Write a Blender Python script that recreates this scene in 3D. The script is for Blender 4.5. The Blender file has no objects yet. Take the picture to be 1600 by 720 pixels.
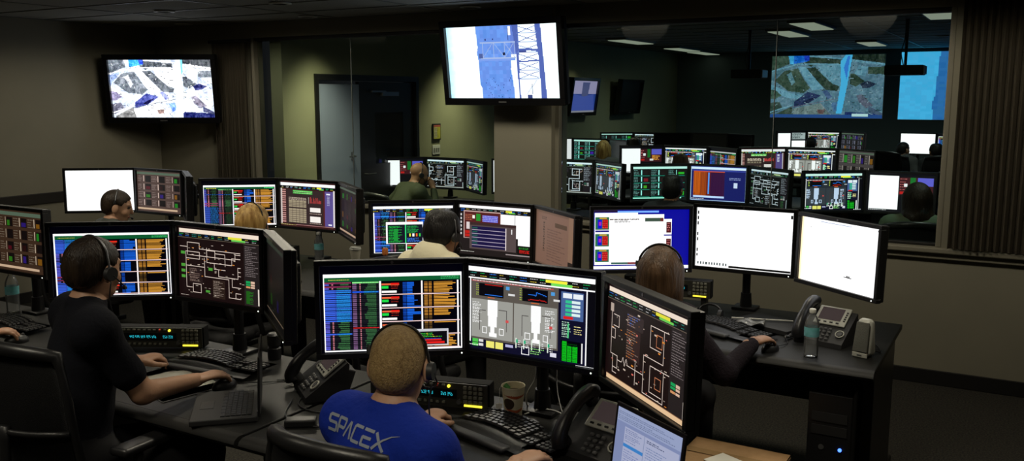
import bpy, bmesh, math, random
import numpy as np
from mathutils import Matrix, Vector, Euler
from mathutils.bvhtree import BVHTree

scene = bpy.context.scene
COL = scene.collection
R = math.radians
rnd = random.Random(7)
nrng = np.random.RandomState(5)

# ------------------------------------------------------------------ camera
cam_data = bpy.data.cameras.new('camera')
cam_data.sensor_width = 36.0
cam_data.lens = 36.0 * 1400 / 1600
cam_data.clip_start = 0.05
cam = bpy.data.objects.new('camera', cam_data)
cam.location = (0, 0, 1.9)
cam.rotation_euler = (R(90 - 8.5), 0, R(30))
COL.objects.link(cam)
scene.camera = cam

# ------------------------------------------------------------------ view, world
scene.view_settings.view_transform = 'Standard'
scene.view_settings.look = 'None'
scene.view_settings.exposure = 0.0
scene.view_settings.gamma = 1.0
scene.view_settings.use_curve_mapping = False
world = bpy.data.worlds.new('world')
scene.world = world
world.use_nodes = True
world.node_tree.nodes['Background'].inputs[0].default_value = (0.02, 0.022, 0.025, 1)
world.node_tree.nodes['Background'].inputs[1].default_value = 0.3
scene.cycles.use_denoising = True
scene.cycles.max_bounces = 8
scene.cycles.transparent_max_bounces = 16
scene.cycles.sample_clamp_indirect = 4.0
scene.cycles.caustics_reflective = False
scene.cycles.caustics_refractive = False

DOWNLIGHT_POWER = 85.0      # recessed lamps of the control room
WALLWASH_POWER = 150.0      # recessed lamps along the door wall of the far room
FAR_POWER = 45.0

# ------------------------------------------------------------------ materials
MATS = {}
def srgb(c):
    return tuple((x / 12.92 if x <= .04045 else ((x + .055) / 1.055) ** 2.4) for x in c)

def mat(name, col=(.5, .5, .5), rough=.5, metal=0.0, noise=None, bump=None, spec=.5, emit=None, sheen=0.0):
    """col is linear; noise=(scale, second colour, detail, stretch xyz); bump=(scale, strength, stretch)"""
    if name in MATS:
        return MATS[name]
    m = bpy.data.materials.new(name)
    m.use_nodes = True
    nt = m.node_tree
    b = nt.nodes['Principled BSDF']
    b.inputs['Base Color'].default_value = (*col, 1)
    b.inputs['Roughness'].default_value = rough
    b.inputs['Metallic'].default_value = metal
    b.inputs['Specular IOR Level'].default_value = spec
    if sheen:
        b.inputs['Sheen Weight'].default_value = sheen
        b.inputs['Sheen Roughness'].default_value = .5
    tc = None
    def coords(st):
        nonlocal tc
        if tc is None:
            tc = nt.nodes.new('ShaderNodeTexCoord')
        mp = nt.nodes.new('ShaderNodeMapping')
        mp.inputs['Scale'].default_value = st
        nt.links.new(tc.outputs['Object'], mp.inputs['Vector'])
        return mp.outputs['Vector']
    if noise:
        n = nt.nodes.new('ShaderNodeTexNoise')
        n.inputs['Scale'].default_value = noise[0]
        n.inputs['Detail'].default_value = noise[2] if len(noise) > 2 else 3
        nt.links.new(coords(noise[3] if len(noise) > 3 else (1, 1, 1)), n.inputs['Vector'])
        r = nt.nodes.new('ShaderNodeValToRGB')
        r.color_ramp.elements[0].position = .35
        r.color_ramp.elements[1].position = .65
        r.color_ramp.elements[0].color = (*col, 1)
        r.color_ramp.elements[1].color = (*noise[1], 1)
        nt.links.new(n.outputs['Fac'], r.inputs['Fac'])
        nt.links.new(r.outputs['Color'], b.inputs['Base Color'])
    if bump:
        n = nt.nodes.new('ShaderNodeTexNoise')
        n.inputs['Scale'].default_value = bump[0]
        n.inputs['Detail'].default_value = 3
        nt.links.new(coords(bump[2] if len(bump) > 2 else (1, 1, 1)), n.inputs['Vector'])
        bp = nt.nodes.new('ShaderNodeBump')
        bp.inputs['Strength'].default_value = bump[1]
        bp.inputs['Distance'].default_value = .01
        nt.links.new(n.outputs['Fac'], bp.inputs['Height'])
        nt.links.new(bp.outputs['Normal'], b.inputs['Normal'])
    if emit:
        b.inputs['Emission Color'].default_value = (*emit[0], 1)
        b.inputs['Emission Strength'].default_value = emit[1]
    MATS[name] = m
    return m

def glass_mat(name, tint=(1, 1, 1), refl=.08, rough=0.0, pale_refl=0.0):
    m = bpy.data.materials.new(name)
    m.use_nodes = True
    nt = m.node_tree
    nt.nodes.clear()
    out = nt.nodes.new('ShaderNodeOutputMaterial')
    mix = nt.nodes.new('ShaderNodeMixShader')
    tr = nt.nodes.new('ShaderNodeBsdfTransparent')
    tr.inputs[0].default_value = (*tint, 1)
    gl = nt.nodes.new('ShaderNodeBsdfGlossy')
    gl.inputs['Roughness'].default_value = rough
    fr = nt.nodes.new('ShaderNodeFresnel')
    fr.inputs['IOR'].default_value = 1.0 + refl * 6
    nt.links.new(fr.outputs[0], mix.inputs[0])
    if pale_refl:      # whitish layer painted in place of monitor reflections
        m2 = nt.nodes.new('ShaderNodeMixShader'); m2.inputs[0].default_value = pale_refl
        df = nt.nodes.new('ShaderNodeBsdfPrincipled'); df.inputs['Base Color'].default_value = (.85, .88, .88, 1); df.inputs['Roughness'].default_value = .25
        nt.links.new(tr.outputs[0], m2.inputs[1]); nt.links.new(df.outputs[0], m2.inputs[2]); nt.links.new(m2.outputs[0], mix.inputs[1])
    else:
        nt.links.new(tr.outputs[0], mix.inputs[1])
    nt.links.new(gl.outputs[0], mix.inputs[2])
    nt.links.new(mix.outputs[0], out.inputs[0])
    MATS[name] = m
    return m

M_BLACK = mat('black_plastic', (.012, .012, .013), .38, bump=(220, .06))
M_BEZEL = mat('bezel_plastic', (.010, .010, .011), .42)
M_DARK = mat('dark_plastic', (.022, .022, .023), .5)
M_GREYP = mat('grey_plastic', (.09, .09, .09), .45)
M_SILVER = mat('silver_plastic', (.50, .50, .44), .38, .1)
M_METAL = mat('brushed_metal', (.25, .25, .26), .35, .9)
M_BMETAL = mat('black_metal', (.015, .015, .016), .35, .6)
M_DESK = mat('desk_laminate', (.009, .009, .0086), .45, spec=.26, noise=(60, (.012, .012, .0115), 4), bump=(300, .05))
M_EDGE = mat('desk_edge_rubber', (.012, .0115, .0105), .55, spec=.3)
M_WALL = mat('wall_paint', (.29, .272, .205), .85, noise=(3, (.31, .288, .216), 4), bump=(260, .08))
M_WALLFAR = mat('far_wall_paint', (.33, .33, .20), .8, noise=(3, (.35, .35, .215), 4), bump=(260, .06))
M_WALLTEAL = mat('projection_wall_paint', (.17, .21, .215), .8, bump=(200, .05))
M_CEIL = mat('ceiling_tile_fibre', (.36, .35, .30), .9, noise=(90, (.30, .29, .25), 5), bump=(140, .25))
M_CEILFAR = mat('far_ceiling_tile_fibre', (.30, .31, .29), .9, noise=(90, (.26, .27, .25), 5), bump=(140, .2))
M_GRID = mat('ceiling_grid_metal', (.20, .20, .17), .5, .2)
M_CARPET = mat('carpet', (.004, .0038, .003), .95, noise=(95, (.050, .044, .031), 8), bump=(300, .8))
M_BASEB = mat('baseboard_vinyl', (.014, .013, .012), .5)
M_RAIL = mat('rail_wood', (.015, .012, .010), .5, noise=(8, (.022, .017, .013), 4, (1, 12, 12)))
M_CURTAIN = mat('curtain_fabric', (.10, .082, .055), .9, noise=(26, (.15, .125, .088), 5, (7, 7, .12)), bump=(300, .2))
M_TRIM = mat('window_trim_paint', (.27, .25, .19), .6)
M_FABRIC_CHAIR = mat('chair_mesh_fabric', (.012, .012, .013), .75, bump=(500, .5))
M_DOORG = mat('grey_door_paint', (.28, .325, .44), .5, bump=(200, .05))
M_DOORD = mat('dark_door_wood', (.007, .0065, .006), .45)
M_WHITEP = mat('white_paper', (.85, .83, .74), .8)
M_WHITEPL = mat('white_plastic', (.62, .62, .56), .5)
M_CARD = mat('cardboard', (.30, .175, .075), .8, noise=(25, (.34, .20, .09), 4), bump=(200, .1))
M_TAPE = mat('packing_tape', (.75, .73, .66), .3)
M_GLASS = glass_mat('window_glass', (.93, .97, .96), .045)
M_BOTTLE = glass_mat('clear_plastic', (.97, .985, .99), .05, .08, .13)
M_WATER = glass_mat('clear_water', (.90, .96, .97), .055, .0)
M_TEAL = mat('bottle_label_print', (.10, .42, .40), .5, noise=(30, (.22, .55, .62), 2))
M_CUP = mat('paper_cup', (.82, .74, .50), .6)
M_CUPRED = mat('cup_print_red', (.40, .09, .03), .6)
M_CUPBROWN = mat('cup_print_brown', (.05, .03, .015), .6)
M_GREEN = mat('green_paper', (.07, .28, .05), .6)
M_TEA = mat('tea', (.10, .035, .01), .1)
M_LENS = mat('lamp_lens', (.4, .4, .38), .4)
M_SKIN = mat('skin', (.46, .255, .155), .5, noise=(14, (.50, .28, .175), 3), bump=(160, .06))
M_SKIN2 = mat('skin_warm', (.37, .19, .105), .5, noise=(14, (.41, .21, .12), 3))
M_LIP = mat('lip', (.36, .13, .10), .5)
M_EYE = mat('eye', (.05, .035, .03), .2)
def leds(name, col, s):
    m = mat(name, (0, 0, 0), .5, emit=(col, s))
    m.cycles.emission_sampling = 'NONE'
    return m
M_LEDB = leds('led_blue', (.05, .15, 1), 4)
M_LEDW = leds('led_white', (.9, 1, .85), 2.5)
M_LEDC = leds('led_cyan', (.02, .45, .55), 1.2)
M_LEDY = leds('led_yellow', (.9, .75, .05), 1.6)
M_LEDR = leds('led_red', (1, .03, .01), 1.6)
M_LEDG = leds('led_green', (.1, .9, .05), 1.2)
M_LEDO = leds('led_orange', (1, .25, .02), 1.4)
M_BTN = mat('button_backlit_grey', (.20, .20, .15), .5)

def screen_mat(name, gain, sampled=True):
    if name in MATS:
        return MATS[name]
    m = bpy.data.materials.new(name)
    m.use_nodes = True
    nt = m.node_tree
    b = nt.nodes['Principled BSDF']
    b.inputs['Base Color'].default_value = (.01, .01, .01, 1)
    b.inputs['Roughness'].default_value = .45
    at = nt.nodes.new('ShaderNodeAttribute')
    at.attribute_name = 'screen_colour'
    nt.links.new(at.outputs['Color'], b.inputs['Emission Color'])
    b.inputs['Emission Strength'].default_value = gain
    m.cycles.emission_sampling = 'AUTO' if sampled else 'NONE'
    MATS[name] = m
    return m

# ------------------------------------------------------------------ object helpers
def tag(o, label=None, cat=None, group=None, kind=None):
    if label: o['label'] = label
    if cat: o['category'] = cat
    if group: o['group'] = group
    if kind: o['kind'] = kind
    return o

def empty(name, loc=(0, 0, 0), rz=0.0, rx=0.0, label=None, cat=None, group=None):
    o = bpy.data.objects.new(name, None)
    o.empty_display_size = .05
    o.location = loc
    o.rotation_euler = (rx, 0, rz)
    COL.objects.link(o)
    return tag(o, label, cat, group)

def link(name, me, parent=None, loc=None, rot=None):
    o = bpy.data.objects.new(name, me)
    COL.objects.link(o)
    if parent: o.parent = parent
    if loc: o.location = loc
    if rot: o.rotation_euler = rot
    return o

def copy_tree(o, parent=None):
    c = o.copy()
    COL.objects.link(c)
    c.parent = parent
    for ch in o.children:
        copy_tree(ch, c)
    return c

class MB:
    """collects shapes in one bmesh"""
    def __init__(self):
        self.b = bmesh.new()
    def _mx(self, geom_verts, M):
        bmesh.ops.transform(self.b, matrix=M, verts=geom_verts)
    def box(self, c, s, rot=(0, 0, 0), bev=0.0, seg=2, taper=None):
        r = bmesh.ops.create_cube(self.b, size=1.0)
        vs = r['verts']
        for v in vs:
            v.co = Vector((v.co.x * s[0], v.co.y * s[1], v.co.z * s[2]))
            if taper and v.co.z > 0:
                v.co.x *= taper[0]; v.co.y *= taper[1]
        if bev > 0:
            es = list({e for v in vs for e in v.link_edges})
            rr = bmesh.ops.bevel(self.b, geom=es, offset=bev, segments=seg, profile=.5, affect='EDGES')
            vs = list({v for f in rr['faces'] for v in f.verts} | {v for v in vs if v.is_valid})
            # gather whole island
            seen = set(vs); stack = list(vs)
            while stack:
                v = stack.pop()
                for e in v.link_edges:
                    w = e.other_vert(v)
                    if w not in seen:
                        seen.add(w); stack.append(w)
            vs = list(seen)
        self._mx(vs, Matrix.Translation(c) @ Euler(rot).to_matrix().to_4x4())
        return self
    def cyl(self, a, b, r1, r2=None, n=16):
        a, b = Vector(a), Vector(b)
        d = b - a
        r = bmesh.ops.create_cone(self.b, cap_ends=True, segments=n, radius1=r1, radius2=r1 if r2 is None else r2, depth=d.length)
        self._mx(r['verts'], Matrix.Translation((a + b) / 2) @ d.to_track_quat('Z', 'Y').to_matrix().to_4x4())
        return self
    def sphere(self, c, r, n=12, scale=(1, 1, 1), rot=(0, 0, 0)):
        g = bmesh.ops.create_uvsphere(self.b, u_segments=n, v_segments=max(6, n // 2 + 2), radius=1)
        S = Matrix.Diagonal((r * scale[0], r * scale[1], r * scale[2], 1))
        self._mx(g['verts'], Matrix.Translation(c) @ Euler(rot).to_matrix().to_4x4() @ S)
        return self
    def tube(self, pts, r, n=8, flat=None, closed=False):
        P = [Vector(p) for p in pts]
        rr = r if isinstance(r, (list, tuple)) else [r] * len(P)
        rings = []
        prev = None
        for i, p in enumerate(P):
            if closed:
                t = P[(i + 1) % len(P)] - P[i - 1]
            else:
                t = P[min(i + 1, len(P) - 1)] - P[max(i - 1, 0)]
            t.normalize()
            if prev is None:
                x = t.orthogonal().normalized() if abs(t.z) > .95 else t.cross(Vector((0, 0, 1))).normalized()
            else:
                x = (prev - t * prev.dot(t)).normalized()
            prev = x
            y = t.cross(x)
            fy = flat or 1
            rings.append([self.b.verts.new(p + (x * math.cos(2 * math.pi * k / n) + y * math.sin(2 * math.pi * k / n) * fy) * rr[i]) for k in range(n)])
        m = len(rings)
        for i in range(m if closed else m - 1):
            A, B = rings[i], rings[(i + 1) % m]
            for k in range(n):
                self.b.faces.new((A[k], A[(k + 1) % n], B[(k + 1) % n], B[k]))
        if not closed:
            self.b.faces.new(rings[0][::-1]); self.b.faces.new(rings[-1])
        return self
    def lathe(self, prof, n=24, c=(0, 0, 0), cap=True):
        rings = []
        for r, z in prof:
            rings.append([self.b.verts.new((c[0] + r * math.cos(2 * math.pi * k / n), c[1] + r * math.sin(2 * math.pi * k / n), c[2] + z)) for k in range(n)])
        for i in range(len(rings) - 1):
            for k in range(n):
                self.b.faces.new((rings[i][k], rings[i][(k + 1) % n], rings[i + 1][(k + 1) % n], rings[i + 1][k]))
        if cap:
            self.b.faces.new(rings[0][::-1]); self.b.faces.new(rings[-1])
        return self
    def prism(self, poly, y0, y1, axis='y'):
        """poly in (x,z) extruded along y (or (y,z) along x, (x,y) along z)"""
        def P(a, b, t):
            return {'y': (a, t, b), 'x': (t, a, b), 'z': (a, b, t)}[axis]
        A = [self.b.verts.new(P(a, b, y0)) for a, b in poly]
        B = [self.b.verts.new(P(a, b, y1)) for a, b in poly]
        n = len(poly)
        self.b.faces.new(A); self.b.faces.new(B[::-1])
        for i in range(n):
            self.b.faces.new((A[i], B[i], B[(i + 1) % n], A[(i + 1) % n]))
        return self
    def grid(self, f, nu, nv, thick=0.0):
        V = [[self.b.verts.new(f(i / nu, j / nv)) for j in range(nv + 1)] for i in range(nu + 1)]
        fs = []
        for i in range(nu):
            for j in range(nv):
                fs.append(self.b.faces.new((V[i][j], V[i + 1][j], V[i + 1][j + 1], V[i][j + 1])))
        if thick:
            bmesh.ops.solidify(self.b, geom=fs, thickness=thick)
        return self
    def mesh(self, name, m=None, smooth=None):
        bmesh.ops.recalc_face_normals(self.b, faces=self.b.faces)
        me = bpy.data.meshes.new(name)
        self.b.to_mesh(me); self.b.free()
        if m: me.materials.append(m)
        if smooth is not None:
            me.polygons.foreach_set('use_smooth', [True] * len(me.polygons))
            if smooth < 180:
                me.set_sharp_from_angle(angle=R(smooth))
        return me
    def build(self, name, m, parent=None, smooth=None, loc=None, rot=None):
        return link(name, self.mesh(name, m, smooth), parent, loc, rot)

def cat_pts(pts, n=8):
    """Catmull-Rom through points"""
    P = [Vector(p) for p in pts]
    P = [P[0] * 2 - P[1]] + P + [P[-1] * 2 - P[-2]]
    out = []
    for i in range(1, len(P) - 2):
        for k in range(n):
            t = k / n
            a, b, c, d = P[i - 1], P[i], P[i + 1], P[i + 2]
            out.append(.5 * ((2 * b) + (c - a) * t + (2 * a - 5 * b + 4 * c - d) * t * t + (3 * b - a - 3 * c + d) * t ** 3))
    out.append(P[-2])
    return out

# ------------------------------------------------------------------ what the screens show (flat print, painted cell by cell)
W_ = (1, 1, 1); K_ = (.01, .01, .02)
class Canvas:
    def __init__(self, w, h, bg=K_):
        self.w, self.h = w, h
        self.a = np.zeros((h, w, 3)); self.a[:] = bg
        self.X, self.Y = np.meshgrid((np.arange(w) + .5) / w, (np.arange(h) + .5) / h)
    def px(self, x0, y0, x1, y1):
        i0, i1 = int(round(x0 * self.w)), int(round(x1 * self.w))
        j0, j1 = int(round(y0 * self.h)), int(round(y1 * self.h))
        return max(0, i0), max(0, j0), max(i0 + 1, i1), max(j0 + 1, j1)
    def rect(self, x0, y0, x1, y1, c):
        i0, j0, i1, j1 = self.px(x0, y0, x1, y1)
        self.a[j0:j1, i0:i1] = c
    def frame(self, x0, y0, x1, y1, c):
        i0, j0, i1, j1 = self.px(x0, y0, x1, y1)
        self.a[j0:j0 + 1, i0:i1] = c; self.a[j1 - 1:j1, i0:i1] = c
        self.a[j0:j1, i0:i0 + 1] = c; self.a[j0:j1, i1 - 1:i1] = c
    def dash(self, x0, y0, x1, y1, c, rows, fill=.8, word=4, c2=None):
        """rows of short dashes like small print"""
        for k in range(rows):
            y = y0 + (y1 - y0) * (k + .5) / rows
            j = min(self.h - 1, int(y * self.h))
            end = x0 + (x1 - x0) * (fill if fill >= 1 else rnd.uniform(fill * .6, min(1, fill * 1.25)))
            i = int(x0 * self.w); e = int(end * self.w)
            while i < e:
                n = rnd.randint(1, word)
                self.a[j, i:min(e, i + n)] = c2 if (c2 and rnd.random() < .25) else c
                i += n + 1
    def path(self, pts, c, w=1):
        for (x0, y0), (x1, y1) in zip(pts, pts[1:]):
            n = int(max(abs(x1 - x0) * self.w, abs(y1 - y0) * self.h)) + 1
            for k in range(n + 1):
                i = int((x0 + (x1 - x0) * k / n) * (self.w - 1)); j = int((y0 + (y1 - y0) * k / n) * (self.h - 1))
                self.a[max(0, j):j + w, max(0, i):i + w] = c
    def poly(self, pts, c, alpha=1.0):
        X, Y = self.X, self.Y
        ins = np.zeros(X.shape, bool)
        for (x0, y0), (x1, y1) in zip(pts, pts[1:] + pts[:1]):
            if y0 == y1: continue
            cond = ((Y < y0) != (Y < y1)) & (X < (x1 - x0) * (Y - y0) / (y1 - y0) + x0)
            ins ^= cond
        self.a[ins] = self.a[ins] * (1 - alpha) + np.array(c) * alpha
    def grain(self, amp, block=2):
        n = nrng.uniform(-amp, amp, (self.h // block + 1, self.w // block + 1))
        n = np.repeat(np.repeat(n, block, 0), block, 1)[:self.h, :self.w]
        self.a = np.clip(self.a + n[..., None], 0, 1)

def tint(cv, mul, add=(0, 0, 0)):
    cv.a = np.clip(cv.a * np.array(mul) + np.array(add), 0, 1); return cv

def screen_mesh(name, cv, w, h, m):
    """rectangles of equal colour merged; colour in a face attribute"""
    a = np.round(cv.a * 40).astype(int)
    key = a[..., 0] * 10000 + a[..., 1] * 100 + a[..., 2]
    H, Wd = key.shape
    open_ = {}; quads = []
    for j in range(H):
        row = key[j]
        cuts = np.flatnonzero(np.diff(row)) + 1
        st = [0] + cuts.tolist(); en = cuts.tolist() + [Wd]
        cur = {}
        for s, e in zip(st, en):
            k = (s, e, int(row[s]))
            cur[k] = open_.pop(k, j)
        for (s, e, c), j0 in open_.items():
            quads.append((s, e, j0, j, c))
        open_ = cur
    for (s, e, c), j0 in open_.items():
        quads.append((s, e, j0, H, c))
    Q = np.array(quads)
    n = len(Q)
    x0 = Q[:, 0] / Wd * w - w / 2; x1 = Q[:, 1] / Wd * w - w / 2
    z1 = h / 2 - Q[:, 2] / H * h; z0 = h / 2 - Q[:, 3] / H * h
    V = np.zeros((n, 4, 3), np.float32)
    V[:, 0, 0] = x0; V[:, 1, 0] = x1; V[:, 2, 0] = x1; V[:, 3, 0] = x0
    V[:, 0, 2] = z0; V[:, 1, 2] = z0; V[:, 2, 2] = z1; V[:, 3, 2] = z1
    me = bpy.data.meshes.new(name)
    me.vertices.add(n * 4); me.vertices.foreach_set('co', V.ravel())
    me.loops.add(n * 4); me.loops.foreach_set('vertex_index', np.arange(n * 4))
    me.polygons.add(n); me.polygons.foreach_set('loop_start', np.arange(n) * 4)
    me.update(calc_edges=True)
    at = me.attributes.new('screen_colour', 'FLOAT_COLOR', 'FACE')
    c = np.ones((n, 4), np.float32)
    c[:, 0] = Q[:, 4] // 10000 / 40; c[:, 1] = Q[:, 4] // 100 % 100 / 40; c[:, 2] = Q[:, 4] % 100 / 40
    s = c[:, :3]
    c[:, :3] = np.where(s <= .04045, s / 12.92, ((s + .055) / 1.055) ** 2.4)
    at.data.foreach_set('color', c.ravel())
    me.materials.append(m)
    return me

def header(cv, y0, y1, yel=(.62, .82)):
    """dark status bar with coloured words under a white title strip"""
    cv.rect(0, y0, 1, y1, (.05, .06, .06))
    for r_ in range(2):
        y = y0 + (y1 - y0) * (.12 + .45 * r_)
        for k in range(12):
            cc = [(.1, .75, .35), (.85, .75, .25), (.2, .5, .95), (.8, .8, .8), (.15, .6, .55)][rnd.randint(0, 4)]
            x = .02 + k * .08
            cv.dash(x, y, x + .06, y + (y1 - y0) * .35, cc, 1, .9, 2)
    if yel:
        cv.rect(yel[0], y0 + (y1 - y0) * .1, yel[1] - .04, y0 + (y1 - y0) * .55, (.95, .92, .25))
        cv.rect(yel[0] + .04, y0 + (y1 - y0) * .55, yel[1], y1 - .004, (.45, .85, .35))

def p_table(w=220, h=138, popup=False, shift=0, margin=.10, nrow=36, warm=1):
    cv = Canvas(w, h, (.012, .012, .016))
    y0 = margin; x0, x1 = .02, .985
    cv.rect(x0, y0, x1, .985, W_)
    cv.rect(x0 + .01, y0 + .035, x1 - .008, .972, (.01, .01, .02))
    cv.rect(x0 + .01, y0 + .035, x1 - .008, y0 + .085, (.05, .33, .18))
    cv.dash(.06, y0 + .045, .20, y0 + .08, (.9, .85, .3), 1, 1, 3)
    cv.dash(.84, y0 + .04, .97, y0 + .08, (.3, .9, .5), 2, 1, 3)
    ty = y0 + .09; th = .97 - ty
    for k in range(nrow):
        y = ty + th * k / nrow; y2 = ty + th * (k + .62) / nrow
        for side, (a, b) in enumerate(((.03, .215), (.22, .405))):
            if side == 0:
                z = (k + shift) % nrow
                col = (.22, .38, .86) if 3 < z < 21 or z == 27 else (.22, .42, .25)
                if z in (0, 2): col = (.55, .20, .35)
            else:
                col = (.20, .38, .23)
                if k == 0: col = (.55, .95, .55)
                if k in (5,): col = (.15, .35, .9)
                if k == 24: col = (.85, .15, .15)
            cv.rect(a, y, b, y2, (.10, .10, .12))
            cv.rect(a, y, a + .03, y2, (.45, .32, .48) if side else (.36, .36, .80))
            cv.rect(a + .05, y, a + .06, y2, (.75, .45, .5))
            if col[2] > .7:
                cv.rect(a, y, b, ty + th * (k + .66) / nrow, col)
                cv.rect(a + .08, y, b - .01, y2, (.15, .55, .9))
            elif col[0] > .4:
                cv.rect(a, y, b, y2, col)
            else:
                cv.rect(a + .08 + rnd.random() * .03, y, b - .02, y2, col)
            cv.dash(a + .07, y, b, y2, (.02, .03, .04), 1, 1, 2)
    cv.rect(.408, ty - .005, .42, .975, (.93, .93, .95))
    cv.rect(.70, ty, .712, .975, (.95, .93, .93))
    cv.rect(.955, ty, .965, .975, (.95, .95, .95))
    nb = 5
    for k in range(nb):
        y = ty + th * k / nb; e = ty + th * (k + 1) / nb; d = e - y
        cv.rect(.42, e - .010, .97, e, (.92, .80, .80))
        cv.rect(.425, y + d * .16, .545, y + d * .27, (.85, .38, .22))
        cv.rect(.49, y + d * .14, .545, y + d * .25, (.85, .10, .08))
        cv.rect(.425, y + d * .34, .47, y + d * .52, (.10, .80, .25))
        cv.dash(.49, y + d * .3, .54, y + d * .6, (.85, .2, .1), 2, 1, 3)
        cv.rect(.425, y + d * .70, .53, y + d * .86, (.95, .95, .93))
        n = 8
        lim = [1, 1, .55, .05, .9][k]
        wb = .5
        for q in range(n):
            yy = y + d * (.08 + .86 * q / n)
            if rnd.random() < .25: wb = rnd.choice((.4, .5, .75, .95))
            cv.rect(.57, yy, .57 + .025, yy + d * .07, (.06, .25, .62))
            if k != 3: cv.rect(.60, yy, .60 + .10 * wb, yy + d * .07, (.08, .38, .85))
            if q < n * lim:
                cv.rect(.72, yy, .745, yy + d * .06, (.70, .47, .17))
                cv.rect(.755, yy, .775, yy + d * .06, (.70, .47, .17))
                cv.rect(.79, yy, .79 + .16 * rnd.uniform(.6, 1), yy + d * .06, (.82, .57, .20))
            else:
                cv.rect(.72, yy, .745, yy + d * .06, (.36, .24, .09)); cv.rect(.755, yy, .775, yy + d * .06, (.36, .24, .09))
    if popup:
        cv.rect(.64, .75, .89, .945, (.72, .72, .74)); cv.rect(.655, .78, .88, .93, (.02, .02, .04))
        cv.dash(.69, .79, .86, .85, (.25, .9, .25), 3, .8, 3, (.9, .9, .2))
        cv.rect(.72, .875, .84, .89, (.9, .12, .1)); cv.rect(.70, .90, .86, .92, (.85, .1, .1)); cv.dash(.72, .86, .84, .87, (.3, .4, .9), 1, 1, 2)
    return cv

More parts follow.
